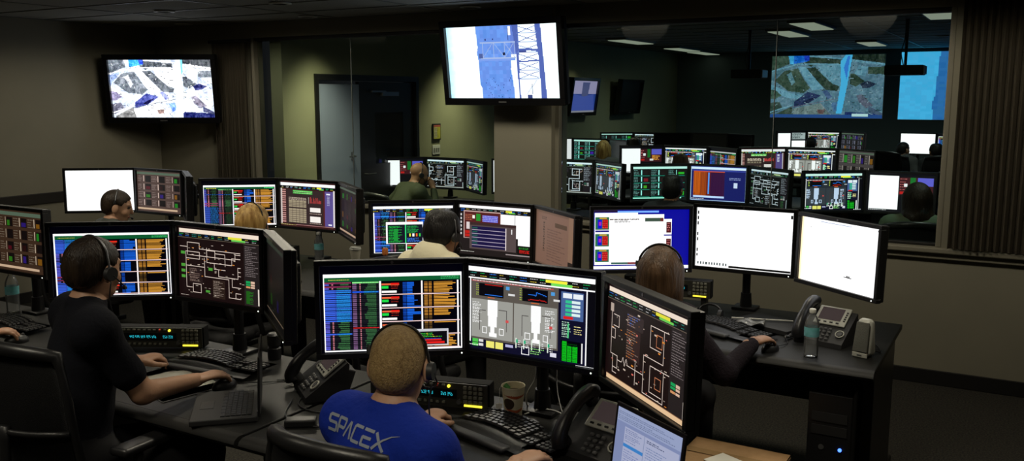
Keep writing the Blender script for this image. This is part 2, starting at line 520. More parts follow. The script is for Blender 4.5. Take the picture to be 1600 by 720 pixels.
def p_schem(w=200, h=125, kind=0, dim=1.0, cool=False):
    cv = Canvas(w, h, (.10, .06, .055))
    wc = (.93, .86, .80)
    cv.rect(.02, .035, .98, .085, (1, .93, .86))
    header(cv, .085, .15)
    cv.rect(.0, .155, 1, .16, (.4, .35, .3))
    cv.rect(.80, .16, .98, .99, (.16, .12, .13))
    cv.dash(.815, .18, .97, .60, (.55, .5, .5), 17, .8, 3)
    for k in range(3):
        cv.rect(.82, .66 + k * .035, .87, .685 + k * .035, (.1, .65, .35) if k < 2 else (.85, .6, .4)); cv.rect(.875, .66 + k * .035, .92, .685 + k * .035, (.9, .75, .65))
    if kind == 0:
        cv.rect(.82, .79, .86, .97, (.12, .38, .10)); cv.dash(.86, .79, .92, .97, (.15, .5, .12), 9, .7, 4)
        cv.rect(.955, .75, .97, .98, (.9, .85, .8))
        L = [[(.03, .29), (.12, .29), (.12, .22), (.27, .22), (.27, .30), (.76, .30)], [(.12, .29), (.12, .40), (.70, .40), (.70, .33), (.76, .33)],
             [(.10, .45), (.27, .45), (.27, .35), (.10, .35), (.10, .55), (.33, .55), (.33, .42)], [(.36, .28), (.36, .48), (.66, .48), (.66, .38), (.76, .38)],
             [(.36, .31), (.46, .31), (.46, .42)], [(.46, .34), (.58, .34), (.58, .50)], [(.10, .55), (.10, .86), (.18, .86), (.18, .80), (.28, .80), (.28, .92), (.18, .92), (.18, .86)],
             [(.33, .50), (.33, .68), (.62, .68), (.62, .93), (.76, .93)], [(.45, .48), (.45, .56), (.58, .56)], [(.50, .56), (.50, .66), (.66, .66), (.66, .78), (.76, .78)],
             [(.66, .66), (.73, .66), (.73, .50), (.76, .50)], [(.73, .56), (.76, .56)], [(.73, .62), (.76, .62)], [(.70, .93), (.70, .86), (.76, .86)]]
        for p in L: cv.path(p, wc)
        for x, y in ((.06, .37), (.06, .55), (.06, .63), (.06, .71), (.40, .56), (.36, .88)): cv.rect(x - .025, y - .02, x + .025, y + .02, (.30, .62, .22))
        cv.rect(.13, .57, .30, .78, (.16, .10, .09)); cv.dash(.14, .58, .29, .77, (.62, .52, .48), 9, .7, 2)
        cv.rect(.42, .70, .57, .96, (.17, .12, .11)); cv.dash(.43, .71, .56, .95, (.66, .58, .52), 11, .8, 2)
        for k in range(60):
            x, y = rnd.uniform(.1, .78), rnd.uniform(.2, .95)
            cv.rect(x, y, x + rnd.uniform(.006, .03), y + .008, rnd.choice(((.85, .78, .7), (.9, .55, .2), (.6, .55, .5), (.75, .7, .65))))
        cv.dash(.02, .955, .12, .985, (.8, .75, .7), 1, 1, 2)
    else:
        cv.rect(.955, .78, .97, .98, (.9, .85, .8))
        cv.rect(.02, .945, .98, .99, (.95, .80, .62))
        cv.rect(.02, .94, .98, .947, (.5, .35, .25))
        cv.rect(.05, .20, .09, .28, (.75, .68, .62))
        L = [[(.07, .28), (.07, .72), (.10, .72), (.10, .90), (.15, .90)], [(.10, .30), (.17, .30), (.17, .42), (.10, .42)], [(.07, .45), (.12, .45), (.12, .55), (.08, .55)],
             [(.10, .72), (.16, .72), (.16, .85), (.10, .85)], [(.16, .76), (.22, .76), (.24, .70), (.26, .78), (.28, .70), (.30, .76), (.50, .76)],
             [(.50, .76), (.50, .56), (.73, .56), (.73, .24)], [(.57, .24), (.78, .24)], [(.57, .24), (.57, .45), (.70, .45)], [(.50, .76), (.50, .93), (.74, .93), (.74, .63)],
             [(.58, .63), (.80, .63)], [(.58, .63), (.58, .88), (.72, .88)], [(.40, .60), (.40, .90)]]
        for p in L: cv.path(p, wc)
        for a in ((.64, .30, .71, .42), (.64, .70, .71, .82)): cv.frame(*a, (.8, .5, .35))
        cv.rect(.27, .22, .48, .36, (.20, .14, .15)); cv.dash(.28, .23, .47, .35, (.75, .6, .55), 5, .7, 2, (.3, .5, .9))
        cv.rect(.27, .37, .45, .68, (.19, .12, .12)); cv.dash(.28, .38, .44, .67, (.66, .55, .48), 11, .8, 2, (.9, .5, .2))
        for k in range(55):
            x, y = rnd.uniform(.05, .78), rnd.uniform(.2, .92)
            cv.rect(x, y, x + rnd.uniform(.006, .03), y + .010, rnd.choice(((.85, .78, .7), (.9, .55, .2), (.6, .55, .5), (.9, .45, .4))))
    if cool: cv.a = np.clip((cv.a * .35 + cv.a.mean(2, keepdims=True) * .65 - .05) * np.array((.95, 1.05, 1.1)), 0, 1)
    return tint(cv, (dim, dim, dim))

def p_sys(w=200, h=125, cool=False):
    cv = Canvas(w, h, (.02, .02, .05))
    g = (.61, .59, .575) if not cool else (.20, .22, .24)
    cv.rect(.0, .03, .985, .085, W_ if not cool else (.8, .95, .9))
    header(cv, .085, .155)
    cv.rect(.0, .155, .985, .165, W_ if not cool else (.3, .35, .35))
    cv.rect(.025, .165, .925, .975, (.05, .05, .14))
    cv.rect(.03, .17, .72, .86, (.34, .32, .31) if not cool else (.16, .17, .19))
    cv.rect(.03, .185, .68, .20, (.7, .3, .3)); cv.dash(.04, .18, .66, .20, (.95, .9, .9), 1, 1, 4)
    for x in (.09, .44):
        cv.rect(x, .21, x + .20, .36, (.02, .02, .04))
        cv.dash(x - .02, .21, x, .36, (.7, .8, .2), 6, 1, 2); cv.rect(x + .07, .365, x + .13, .375, (.9, .4, .1))
        cv.path([(x + .05, .23), (x + .19, .225)], (.8, .12, .1)) if x < .3 else cv.path([(x + .05, .34), (x + .14, .33), (x + .19, .34)], (.8, .12, .1))
        cv.path([(x + .05, .345), (x + .19, .345)] if x < .3 else [(x + .05, .28), (x + .11, .285), (x + .115, .25), (x + .19, .28)], (.15, .45, .9))
        cv.rect(x + .22, .22, x + .25, .26, (.3, .6, .85)); cv.rect(x + .24, .30, x + .29, .32, (.85, .85, .85))
    for a, b in ((.03, .365), (.375, .71)):
        cv.rect(a, .40, b, .84, g)
        m = (a + b) / 2 + .01
        wc = (.97, .97, .97) if not cool else (.75, .82, .92)
        cv.rect(m - .045, .40, m + .035, .58, wc); cv.rect(m - .04, .58, m + .03, .70, wc)
        cv.rect(m - .02, .70, m + .01, .78, wc); cv.rect(m - .03, .77, m + .03, .82, wc)
        for s in (-1, 1):
            cv.frame(m + s * .07 - .02, .71, m + s * .07 + .02, .79, wc)
        cv.dash(a + .01 if a < .2 else b - .09, .43, a + .09 if a < .2 else b - .01, .68, wc, 13, .85, 3)
        cv.path([(m + .05, .50), (m + .11, .50), (m + .11, .74)], (.25, .22, .22)); cv.path([(m - .06, .53), (m - .11, .53), (m - .11, .76)], (.25, .22, .22))
        cv.rect(m + .10, .60, m + .125, .63, (.8, .3, .3))
    for k in range(5):
        x = .39 + k * .062
        cv.rect(x, .79, x + .012, .90, (.85, .9, .85)); cv.rect(x + .004, .80, x + .02, .84, (.1, .65, .45)) if k in (0, 1, 4) else None
        cv.dash(x + .02, .80, x + .05, .89, (.9, .9, .9), 4, .8, 3)
    for k in range(2):
        cv.rect(.04, .865 + k * .045, .085, .90 + k * .045, (.3, .75, .3)); cv.rect(.09, .865 + k * .045, .13, .895 + k * .045, (.85, .85, .85))
    cv.rect(.15, .87, .22, .95, (.92, .90, .45)); cv.rect(.23, .87, .29, .95, (.92, .90, .45))
    cv.rect(.31, .88, .37, .91, (.7, .7, .85)); cv.frame(.44, .87, .50, .96, W_); cv.dash(.51, .87, .64, .95, (.6, .9, .5), 3, .9, 4); cv.rect(.66, .89, .71, .94, (.85, .85, .9))
    cv.rect(.74, .20, .905, .50, (.28, .38, .58))
    cv.rect(.75, .21, .82, .27, (.9, .92, .95)); cv.rect(.83, .21, .90, .27, (.9, .92, .95))
    for k in range(4): cv.rect(.77, .29 + k * .045, .82, .32 + k * .045, (.2, .75, .55)); cv.rect(.82, .29 + k * .045, .88, .32 + k * .045, (.85, .92, .92))
    cv.rect(.755, .465, .83, .495, (.85, .12, .1))
    cv.dash(.75, .52, .83, .70, (.75, .9, .8), 9, .8, 3); cv.rect(.79, .54, .80, .70, (.3, .8, .5)); cv.dash(.84, .56, .905, .66, (.95, .9, .6), 4, .9, 5)
    cv.rect(.745, .73, .91, .965, (.01, .01, .02))
    for x in (.75, .79, .83): cv.rect(x, .74 + (.05 if x > .76 else 0), x + .035, .96, (.05, .70, .10)); cv.dash(x, .76, x + .035, .96, (.02, .35, .04), 10, 1, 2)
    cv.rect(.895, .74, .905, .965, (.9, .9, .9)); cv.rect(.925, .165, .935, .975, (.95, .95, .95)); cv.rect(.015, .165, .025, .90, (.95, .95, .95))
    cv.dash(.0, .90, .12, .97, W_, 1, 1, 3); cv.dash(.86, .975, .99, .995, W_, 1, 1, 2)
    return cv

def p_grid(w=160, h=100, nx=4, ny=4, bg=(.24, .17, .12), bright=(.80, .72, .62), cool=False, dim=1.0):
    cv = Canvas(w, h, bg)
    cv.rect(.0, .03, 1, .09, (.35, .42, .35) if not cool else (.75, .95, .90))
    cv.rect(.0, .92, .9, .955, (.85, .72, .6) if not cool else (.6, .95, .85))
    cells = [(.30, .75, .15), (.85, .55, .12), (.25, .10, .10), (.12, .10, .10), (.20, .85, .20), (.30, .15, .75), (.55, .10, .15), (.12, .1, .1), (.12, .1, .1)]
    for i in range(nx):
        for j in range(ny):
            x = .02 + i * .97 / nx; y = .12 + j * .79 / ny; dx = .97 / nx; dy = .79 / ny
            cv.dash(x, y, x + dx * .38, y + dy * .78, tuple(.7 * q for q in bright), 4, .9, 2)
            cv.rect(x + dx * .40, y, x + dx * .45, y + dy * .72, bright if not cool else (.6, .95, .9))
            cv.rect(x + dx * .52, y, x + dx * .92, y + dy * .75, (.08, .06, .06))
            c = cells[(i * 5 + j * 3 + nx) % len(cells)]
            cv.rect(x + dx * .55, y + dy * rnd.uniform(.1, .4), x + dx * rnd.uniform(.7, .9), y + dy * .7, tuple(q * (.8 if cool else .6) for q in c))
            if cool: cv.rect(x, y + dy * .86, x + dx * .9, y + dy * .92, (.1, .55, .45))
    return tint(cv, (dim, dim, dim))

def p_white(w=120, h=75, kind=0):
    cv = Canvas(w, h, W_)
    if kind == 1:      # icons at the left edge, task bar at the foot
        for k in range(9): cv.rect(.005, .06 + k * .09, .02, .06 + k * .09 + .055, (.1, .1, .1)) if k not in (3, 6) else None
        for k in range(11): cv.rect(.02 + k * .03, .925, .035 + k * .03, .97, (.25, .3, .3))
        cv.rect(.36, .955, .99, .985, (.03, .03, .03)); cv.rect(.975, .05, .99, .10, (.05, .05, .05))
    if kind == 2:
        cv.rect(0, 0, .02, 1, (1, .90, .72)); cv.rect(.02, 0, .05, 1, (1, .96, .87))
        cv.rect(.12, .14, .13, .16, (.3, .3, .3)); cv.rect(.25, .03, .66, .045, (.6, .65, .75)); cv.rect(.60, .79, .70, .81, (.1, .1, .1)); cv.rect(.63, .775, .68, .795, (.5, .5, .5))
        cv.rect(.97, .02, .99, .04, (.2, .2, .2))
    return cv

def p_bluewin(w=160, h=100):
    cv = Canvas(w, h, (.02, .02, .55))
    cv.rect(0, 0, .25, .04, (.12, .08, .2)); cv.rect(.25, .02, .68, .05, (.45, .65, .95))
    cv.rect(.01, .05, .46, .92, W_); cv.rect(.0, .94, 1, .99, W_)
    for y in (.12, .40, .66):
        cv.rect(.02, y, .16, y + .21, (.15, .40, .28)); cv.rect(.045, y + .04, .09, y + .19, (.08, .05, .75)); cv.rect(.095, y + .04, .15, y + .19, (.65, .06, .08))
        cv.dash(.095, y + .05, .15, y + .19, (.85, .25, .2), 4, 1, 3); cv.rect(.055, y + .08, .08, y + .14, (.65, .1, .65)); cv.rect(.06, y + .01, .14, y + .03, (.75, .6, .2))
    cv.rect(.02, .34, .16, .37, (.1, .1, .45))
    for y in (.16, .44):
        cv.rect(.72, y, .82, y + .26, W_); cv.rect(.765, y + .05, .815, y + .23, (.28, .06, .07)); cv.dash(.77, y + .06, .80, y + .20, (.85, .5, .5), 4, 1, 2)
    cv.rect(.19, .885, .45, .91, (.2, .35, .3)); cv.rect(.36, .885, .45, .91, (.45, .1, .12))
    cv.rect(.16, .08, .74, .86, W_)
    cv.dash(.17, .145, .48, .17, (.35, .3, .28), 2, 1, 9); cv.dash(.22, .175, .46, .21, (.15, .15, .15), 2, .9, 7)
    cv.rect(.54, .145, .73, .20, (.22, .30, .26)); cv.rect(.70, .145, .73, .20, (.4, .15, .15))
    return cv

def p_purple(w=150, h=94):
    cv = Canvas(w, h, (.22, .10, .10))
    cv.rect(0, .03, 1, .10, W_); header(cv, .10, .16, (.66, .78))
    cv.rect(.0, .16, .03, .95, (.8, .75, .72))
    for k in range(16): cv.rect(.03, .18 + k * .047, .09, .205 + k * .047, (.75, .55, .52))
    cv.rect(.10, .18, .77, .94, (.20, .15, .14))
    cv.rect(.23, .19, .58, .225, (.35, .75, .35)); cv.rect(.23, .235, .58, .27, (.25, .65, .28)); cv.dash(.24, .2, .57, .26, (.7, .95, .6), 2, 1, 5)
    for y0, y1, n in ((.42, .56, 4), (.60, .90, 7)):
        cv.rect(.15, y0, .47, y1, (.62, .58, .48))
        for k in range(1, 5): cv.rect(.15 + k * .064, y0, .15 + k * .064 + .006, y1, (.25, .2, .18))
        for k in range(1, n): y = y0 + (y1 - y0) * k / n; cv.rect(.15, y, .47, y + .008, (.3, .25, .22))
    cv.dash(.15, .34, .47, .41, (.8, .72, .65), 3, 1, 4)
    for k in range(14): x = .53 + k * .015; cv.rect(x, .46 - rnd.uniform(.03, .14), x + .007, .46, (.75, .25, .25))
    cv.rect(.51, .33, .515, .47, (.8, .75, .7))
    cv.rect(.53, .55, .72, .65, (.95, .92, .9)); cv.rect(.53, .74, .72, .87, (.95, .92, .9)); cv.dash(.53, .67, .74, .70, (.8, .7, .65), 1, 1, 3); cv.dash(.53, .89, .74, .91, (.8, .7, .65), 1, 1, 3)
    cv.rect(.77, .18, .80, .94, (.32, .12, .12)); cv.rect(.80, .18, .95, .94, (.35, .30, .55)); cv.rect(.83, .22, .89, .26, (.9, .9, .95)); cv.dash(.84, .28, .89, .48, (.75, .75, .85), 9, 1, 4)
    cv.rect(.95, .16, .97, .95, (.88, .85, .85)); cv.rect(.86, .88, .92, .92, (.9, .9, .95))
    cv.dash(.0, .945, .28, .985, (.85, .8, .5), 1, 1, 3); cv.rect(.28, .945, .95, .955, (.7, .5, .5))
    return cv

def p_multi(w=150, h=94):
    cv = Canvas(w, h, (.13, .10, .10))
    cv.rect(0, .03, 1, .09, W_); header(cv, .09, .155, (.65, .78))
    for k in range(6): cv.rect(.01, .2 + k * .075, .035, .24 + k * .075, (.8, .8, .8))
    cv.rect(.58, .17, .99, .62, W_); cv.rect(.78, .16, .79, .64, (.2, .2, .2)); cv.rect(.83, .62, .99, .74, W_)
    cv.rect(.06, .14, .59, .68, (.75, .62, .6)); cv.rect(.07, .16, .58, .67, (.33, .13, .13))
    cv.rect(.24, .19, .30, .33, (.15, .55, .18)); cv.rect(.33, .21, .55, .34, (.35, .35, .8)); cv.dash(.33, .21, .55, .34, (.75, .75, .95), 4, 1, 5)
    cv.dash(.09, .2, .19, .33, (.85, .5, .35), 4, 1, 3); cv.rect(.19, .22, .22, .29, (.95, .95, .9)); cv.rect(.08, .53, .15, .58, (.75, .12, .1)); cv.rect(.08, .60, .15, .65, (.75, .12, .1)); cv.rect(.10, .36, .15, .50, (.85, .8, .8))
    cv.rect(.15, .36, .80, .88, (.33, .28, .28)); cv.rect(.15, .36, .80, .41, (.22, .16, .16)); cv.rect(.18, .44, .66, .85, (.10, .08, .26))
    for k in range(5): cv.rect(.18, .50 + k * .075, .66, .512 + k * .075, (.70, .66, .72)); cv.rect(.19, .46 + k * .075, .26, .48 + k * .075, (.12, .35, .3))
    cv.rect(.65, .44, .665, .86, (.85, .8, .8)); cv.rect(.73, .45, .75, .54, (.9, .9, .9))
    cv.rect(.82, .75, .99, .93, (.06, .05, .05)); cv.dash(.84, .77, .97, .82, (.2, .6, .2), 2, 1, 4); cv.dash(.85, .83, .98, .89, (.9, .12, .1), 3, 1, 7)
    cv.dash(.01, .92, .22, .965, (.9, .9, .85), 1, 1, 2); cv.rect(.66, .93, .99, .945, (.6, .55, .55))
    return cv

def p_popup(w=160, h=100):
    cv = p_table(w, h, False, 14, .06)
    cv.rect(.02, .06, .98, .11, W_); header(cv, .11, .175, (.64, .78))
    cv.rect(.17, .37, .62, .80, W_); cv.rect(.185, .42, .61, .79, (.02, .05, .12))
    cv.rect(.40, .42, .41, .79, (.2, .9, .5)); cv.dash(.20, .44, .39, .78, (.1, .75, .25), 14, .8, 4); cv.rect(.26, .5, .31, .75, (.08, .55, .2)); cv.dash(.43, .44, .60, .6, (.1, .7, .3), 7, .9, 4)
    for k in range(4): cv.rect(.45 + k * .04, .60, .47 + k * .04, .66, [(.9, .9, .2), (.95, .95, .95), (.9, .4, .1), (.2, .8, .3)][k])
    cv.dash(.43, .68, .60, .77, (.25, .5, .95), 4, .8, 4)
    return cv

def p_doc(w=100, h=63, bg=(.56, .43, .35)):
    cv = Canvas(w, h, bg)
    cv.rect(.02, .05, .84, .97, tuple(q * 1.13 for q in bg)); cv.dash(.16, .1, .28, .16, tuple(q * .5 for q in bg), 2, 1, 3)
    cv.dash(.20, .2, .24, .75, tuple(q * .45 for q in bg), 22, 1, 3); cv.rect(.5, .18, .80, .25, tuple(q * .75 for q in bg))
    cv.dash(.3, .3, .8, .9, tuple(q * .9 for q in bg), 12, .9, 9); cv.rect(.84, .02, .99, .80, tuple(q * 1.2 for q in bg)); cv.rect(.84, .8, .99, .97, tuple(q * .35 for q in bg))
    return cv

def p_laptop(w=120, h=75):
    cv = Canvas(w, h, (.55, .60, .78))
    cv.rect(0, .0, 1, .22, (.66, .70, .84)); cv.dash(.02, .04, .98, .2, (.45, .5, .66), 5, .9, 3)
    cv.rect(.14, .26, .98, 1, (.72, .76, .88)); cv.rect(.46, .24, .47, 1, (.55, .6, .75))
    cv.dash(.16, .28, .44, .5, (.5, .55, .72), 7, .8, 4); cv.rect(.14, .53, .46, .58, (.25, .55, .85)); cv.dash(.16, .62, .44, .98, (.5, .56, .74), 10, .8, 4)
    cv.dash(.5, .30, .8, .36, (.25, .3, .45), 2, .9, 5); cv.dash(.5, .4, .92, .98, (.48, .54, .72), 14, .7, 4)
    return cv

def p_orange(w=120, h=75):
    cv = Canvas(w, h, (.08, .10, .38))
    cv.rect(0, .02, 1, .09, (.85, .93, 1)); cv.frame(0, .02, 1, .98, (.75, .88, 1)); cv.rect(.02, .10, .98, .15, (.2, .25, .6))
    cv.rect(.05, .16, .62, .86, (.42, .13, .08)); cv.rect(.05, .16, .28, .86, (.65, .28, .06)); cv.rect(.36, .16, .62, .86, (.22, .04, .22))
    for k in range(26): x = .05 + k * .022; cv.rect(x, .16, x + .006, .86 - rnd.random() * .1, (.85, .40, .08) if x < .17 else ((.5, .18, .1) if x < .33 else (.15, .03, .22)))
    cv.rect(.32, .18, .345, .80, (.30, .60, .95)); cv.rect(.05, .86, .62, .90, (.75, .85, 1)); cv.rect(.05, .15, .62, .17, (.8, .3, .15))
    cv.dash(.70, .30, .9, .38, (.65, .7, .9), 2, 1, 5); cv.rect(.78, .45, .85, .60, (.8, .85, .95)); cv.dash(.02, .92, .25, .97, W_, 1, 1, 3)
    return cv

def p_half(w=100, h=63, k=0):
    cv = Canvas(w, h, (.03, .03, .04))
    cv.rect(.03, .07, .47, .93, W_)
    if k == 2:
        cv.rect(.52, .05, .98, .40, (.6, .65, .66)); cv.dash(.53, .07, .97, .38, (.2, .25, .25), 7, .9, 4); cv.rect(.52, .48, .98, .93, W_)
        return cv
    cv.rect(.48, .09, .98, .56, (.22, .08, .09)); cv.dash(.49, .11, .62, .5, (.75, .4, .4), 6, .8, 3); cv.rect(.64, .1, .72, .4, (.08, .4, .14)); cv.rect(.75, .09, .98, .3, (.35, .35, .75)); cv.dash(.76, .32, .97, .7 if k else .5, (.75, .5, .2), 9, .9, 5)
    cv.rect(.55, .25, .60, .33, (.9, .9, .9)); cv.rect(.70, .45, .78, .53, (.85, .85, .85)); cv.rect(.49, .46, .57, .52, (.7, .1, .1))
    cv.dash(.03, .94, .3, .98, (.9, .9, .9), 1, 1, 2)
    return cv

def p_aerial(w=192, h=108, projected=False):
    road = (.97, .98, 1.0) if not projected else (.40, .60, .68)
    gr = (.45, .48, .52) if not projected else (.22, .30, .25)
    cv = Canvas(w, h, (.80, .84, .92) if not projected else (.34, .48, .55))
    X, Y = cv.X, cv.Y
    P = cv.poly
    P([(0, 0), (.16, 0), (.16, .13), (0, .24)], gr); P([(.0, .24), (.13, .20), (.02, .38), (0, .46)], (.6, .68, .85) if not projected else (.3, .45, .5))
    P([(.03, .40), (.12, .24), (.24, .20), (.30, .38), (.36, .52), (.30, .60), (.16, .57), (.08, .46)], gr)
    P([(.14, .30), (.18, .26), (.22, .42), (.19, .48)], road, .7)
    P([(.31, .20), (.40, .19), (.52, .40), (.62, .50), (.60, .57), (.50, .55)], tuple(q * .85 for q in gr))
    P([(.33, .02), (.62, .07), (.62, .14), (.40, .12), (.36, .18), (.30, .12)], tuple(q * .8 for q in gr))
    P([(.72, .0), (1, 0), (1, .14), (.72, .07)], tuple(q * .62 for q in gr))
    P([(.24, .18), (.31, .18), (.48, .53), (.38, .56)], road)
    P([(.0, .46), (.05, .50), (.18, .60), (.30, .63), (.30, .70), (.15, .68), (.0, .56)], road)
    P([(.42, .16), (.66, .14), (.66, .50), (.56, .46), (.46, .30)], road, .8)
    P([(.86, .20), (1, .19), (1, .31), (.86, .30)], gr); P([(.78, .17), (.86, .19), (.84, .34), (.74, .30)], road, .8)
    P([(.71, .30), (.74, .29), (.84, .42), (.76, .50), (.71, .46)], tuple(q * .9 for q in gr))
    P([(.80, .46), (.86, .41), (.94, .46), (.88, .52), (.82, .53)], (.18, .2, .42) if not projected else (.15, .2, .28))
    P([(.22, .74), (.34, .58), (.46, .64), (.34, .78), (.22, .84)], (.30, .33, .62) if not projected else (.16, .22, .36))
    P([(.30, .76), (.35, .70), (.42, .66), (.34, .78)], (.05, .06, .25) if not projected else (.1, .14, .25))
    P([(.47, .57), (.51, .55), (.56, .66), (.52, .70)], (.55, .58, .85) if not projected else (.25, .35, .5))
    P([(0, .54), (.05, .56), (.10, .64), (.04, .70), (0, .70)], (.55, .52, .65) if not projected else (.25, .35, .3))
    P([(.0, .76), (.08, .74), (.12, .86), (.0, .95)], (.45, .45, .52) if not projected else (.2, .28, .25))
    P([(.02, .98), (.10, .90), (.20, .82), (.22, 1), (.02, 1)], (.50, .50, .50) if not projected else (.25, .32, .28))
    P([(.20, .86), (.46, .76), (.56, .98), (.22, .99)], (.97, .97, .95) if not projected else (.42, .50, .50)); P([(.43, .87), (.50, .86), (.49, .94), (.44, .93)], (.6, .5, .48) if not projected else (.4, .33, .33))
    cv.path([(.20, .84), (.62, .69)], (.4, .4, .45)); cv.path([(.46, .78), (.58, .99)], (.55, .55, .6)); cv.path([(.0, .92), (.2, .80)], road, 2)
    P([(.55, .76), (.61, .74), (.63, .86), (.58, .90)], (.45, .60, .95) if not projected else (.3, .45, .6)); P([(.77, .64), (.82, .62), (.92, .80), (.86, .84), (.80, .76)], (.5, .48, .55) if not projected else (.35, .38, .45))
    P([(.68, .90), (1, .93), (1, 1), (.68, 1)], (.12, .15, .38) if not projected else (.15, .22, .42)); P([(.88, .80), (1, .92), (1, .96), (.88, .90)], (.3, .32, .45) if not projected else (.25, .33, .42))
    cv.path([(.0, .24), (.24, .13), (.60, .14)], road, 2); cv.path([(.33, .0), (.62, .05), (1, .15)], road, 2); cv.path([(.72, .10), (1, .17)], road, 1)
    P([(.19, 0), (.33, 0), (.33, .09), (.20, .13)], (.20, .60, .95) if not projected else (.10, .40, .80)); P([(.15, 0), (.20, 0), (.20, .14), (.17, .14)], (.9, .97, 1) if not projected else (.25, .65, .85)); P([(.29, .0), (.34, .0), (.34, .08), (.30, .08)], (.12, .25, .75))
    for blk, amp in ((9, .10), (4, .08), (2, .07)):
        cv.grain(amp if not projected else amp * .45, blk)
    lo_, hi_ = ((.22, .26, .34), (1, 1, 1)) if not projected else ((.10, .15, .16), (.55, .68, .72))
    for k in range(150):
        x, y = rnd.random(), rnd.uniform(.05, .95); a = rnd.uniform(0, 6.28); l = rnd.uniform(.004, .03)
        cv.path([(x, y), (min(.99, max(0, x + l * math.cos(a))), min(.99, max(0, y + l * math.sin(a))))], lo_ if rnd.random() < .55 else hi_, 1)
    if not projected: cv.a = np.clip(cv.a * 1.12, 0, 1)
    if projected:
        P([(.62, .10), (.66, .0), (.72, .0), (.69, .45), (.65, .93), (.60, .93), (.63, .45)], (.30, .72, .92)); P([(.65, .2), (.68, .02), (.70, .02), (.68, .4)], (.22, .5, .85))
        cv.rect(0, .95, 1, 1, (.15, .30, .55)); cv.rect(.74, .93, .88, .97, (.75, .9, .9))
    else:
        P([(.655, 0), (.70, 0), (.70, .90), (.655, .97), (.61, .95), (.64, .5)], (1, 1, 1)); P([(.70, 0), (.72, 0), (.71, .25), (.70, .25)], (.5, .85, .95)); P([(.64, .72), (.74, .66), (.86, .88), (.72, .90)], (1, 1, 1), .85)
    return cv

def p_rocket(w=192, h=108):
    cv = Canvas(w, h, (.96, .99, 1))
    g = np.clip(1 - cv.X / .09, 0, 1)[..., None]
    cv.a = cv.a * (1 - g * .5) + np.array((.45, .85, 1.0)) * g * .5
    bl = (.36, .52, .82)
    left = [(.275, 0), (.285, .30), (.275, .36), (.285, .48), (.285, .80), (.30, .85), (.30, 1)]
    cv.poly(left + [(.595, 1), (.59, .80), (.575, .60), (.60, 0)], bl)
    n = nrng.uniform(-.03, .03, (cv.h // 6 + 1, cv.w // 6 + 1)); n = np.repeat(np.repeat(n, 6, 0), 6, 1)[:cv.h, :cv.w]
    cv.a = np.clip(cv.a + (n * (cv.a[..., 0] < .9))[..., None], 0, 1)
    tr = (.28, .36, .62)
    cv.rect(.585, .0, .655, .40, (.34, .46, .74)); cv.poly([(.60, 0), (.655, 0), (.645, 1), (.635, 1), (.63, .40)], tr)
    cv.poly([(.80, 0), (.85, 0), (.865, .55), (.875, 1), (.83, 1), (.82, .4)], tr)
    for y in (.02, .14, .28, .40, .52, .64):
        cv.path([(.645, y), (.82, y + .09)], tr); cv.path([(.645, y + .10), (.82, y)], tr, 1); cv.path([(.645, y + .1), (.82, y + .1)], (.4, .5, .72), 1)
    cv.path([(.65, .33), (.83, .34)], tr, 3); cv.path([(.65, .50), (.83, .49)], tr, 2); cv.rect(.655, .35, .72, .38, (.2, .26, .5))
    fr = (.58, .64, .80)
    for y in (.23, .44): cv.path([(.31, y), (.62, y)], fr, 2)
    for x in (.33, .43, .53, .62): cv.path([(x, .23), (x, .44)], fr, 1)
    for a in ((.33, .44, .43, .23), (.43, .23, .53, .44), (.53, .44, .62, .23), (.53, .23, .62, .44)): cv.path([(a[0], a[1]), (a[2], a[3])], fr, 1)
    cv.rect(.29, .38, .33, .44, (.25, .32, .55)); cv.rect(.51, .37, .53, .41, (.05, .07, .2)); cv.rect(.57, .02, .59, .14, W_); cv.rect(.56, .05, .565, .2, (.1, .15, .4))
    cv.rect(.355, .18, .365, .20, (.1, .12, .35)); cv.rect(.42, .175, .43, .195, (.1, .12, .35)); cv.rect(.29, .45, .62, .48, (.42, .54, .82))
    for k in range(26): x, y = rnd.uniform(.32, .57), rnd.uniform(.7, .99); cv.rect(x, y, x + .004, y + .015, (.15, .2, .45))
    cv.path([(.64, .5), (.65, 1)], tr, 1); cv.rect(.71, .95, .75, 1, (.2, .25, .45)); cv.path([(.71, .95), (.80, .76)], (.5, .55, .7)); cv.path([(.755, .95), (.755, .82)], (.3, .35, .5))
    return cv

def p_plume(w=64, h=96):
    cv = Canvas(w, h, (.62, .60, .75))
    cv.rect(0, .42, 1, .95, (.16, .24, .55)); cv.poly([(.4, .05), (.7, .05), (.66, .5), (.4, .5)], (.30, .33, .50)); cv.poly([(.1, .42), (.5, .5), (.9, .42), (1, .95), (0, .95)], (.25, .33, .66)); cv.rect(0, .95, 1, 1, (.55, .55, .6))
    return cv

def p_skyrocket(w=80, h=100):
    cv = Canvas(w, h, (.27, .68, .88))
    cv.poly([(.345, 0), (.34, .3), (.325, .4), (.32, .65), (.30, .75), (.315, 1), (1, 1), (1, 0)], (.17, .42, .66))
    cv.grain(.015, 4)
    return cv

# ------------------------------------------------------------------ the setting
CEIL = 2.60; CEIL2 = 2.75
VG = 6.40                                   # inner face of the window wall
def struct(name, mb, m, parent=None, smooth=None):
    o = mb.build(name, m, parent, smooth)
    if parent is None: o['kind'] = 'structure'
    return o
def span(x0, x1, y0, y1, z0, z1):
    return ((x0 + x1) / 2, (y0 + y1) / 2, (z0 + z1) / 2), (x1 - x0, y1 - y0, z1 - z0)
def sbox(mb, *a, bev=0):
    c, s = span(*a); return mb.box(c, s, bev=bev)

struct('floor', sbox(MB(), -8.2, 4.2, -3.2, 18.0, -.1, 0), M_CARPET)
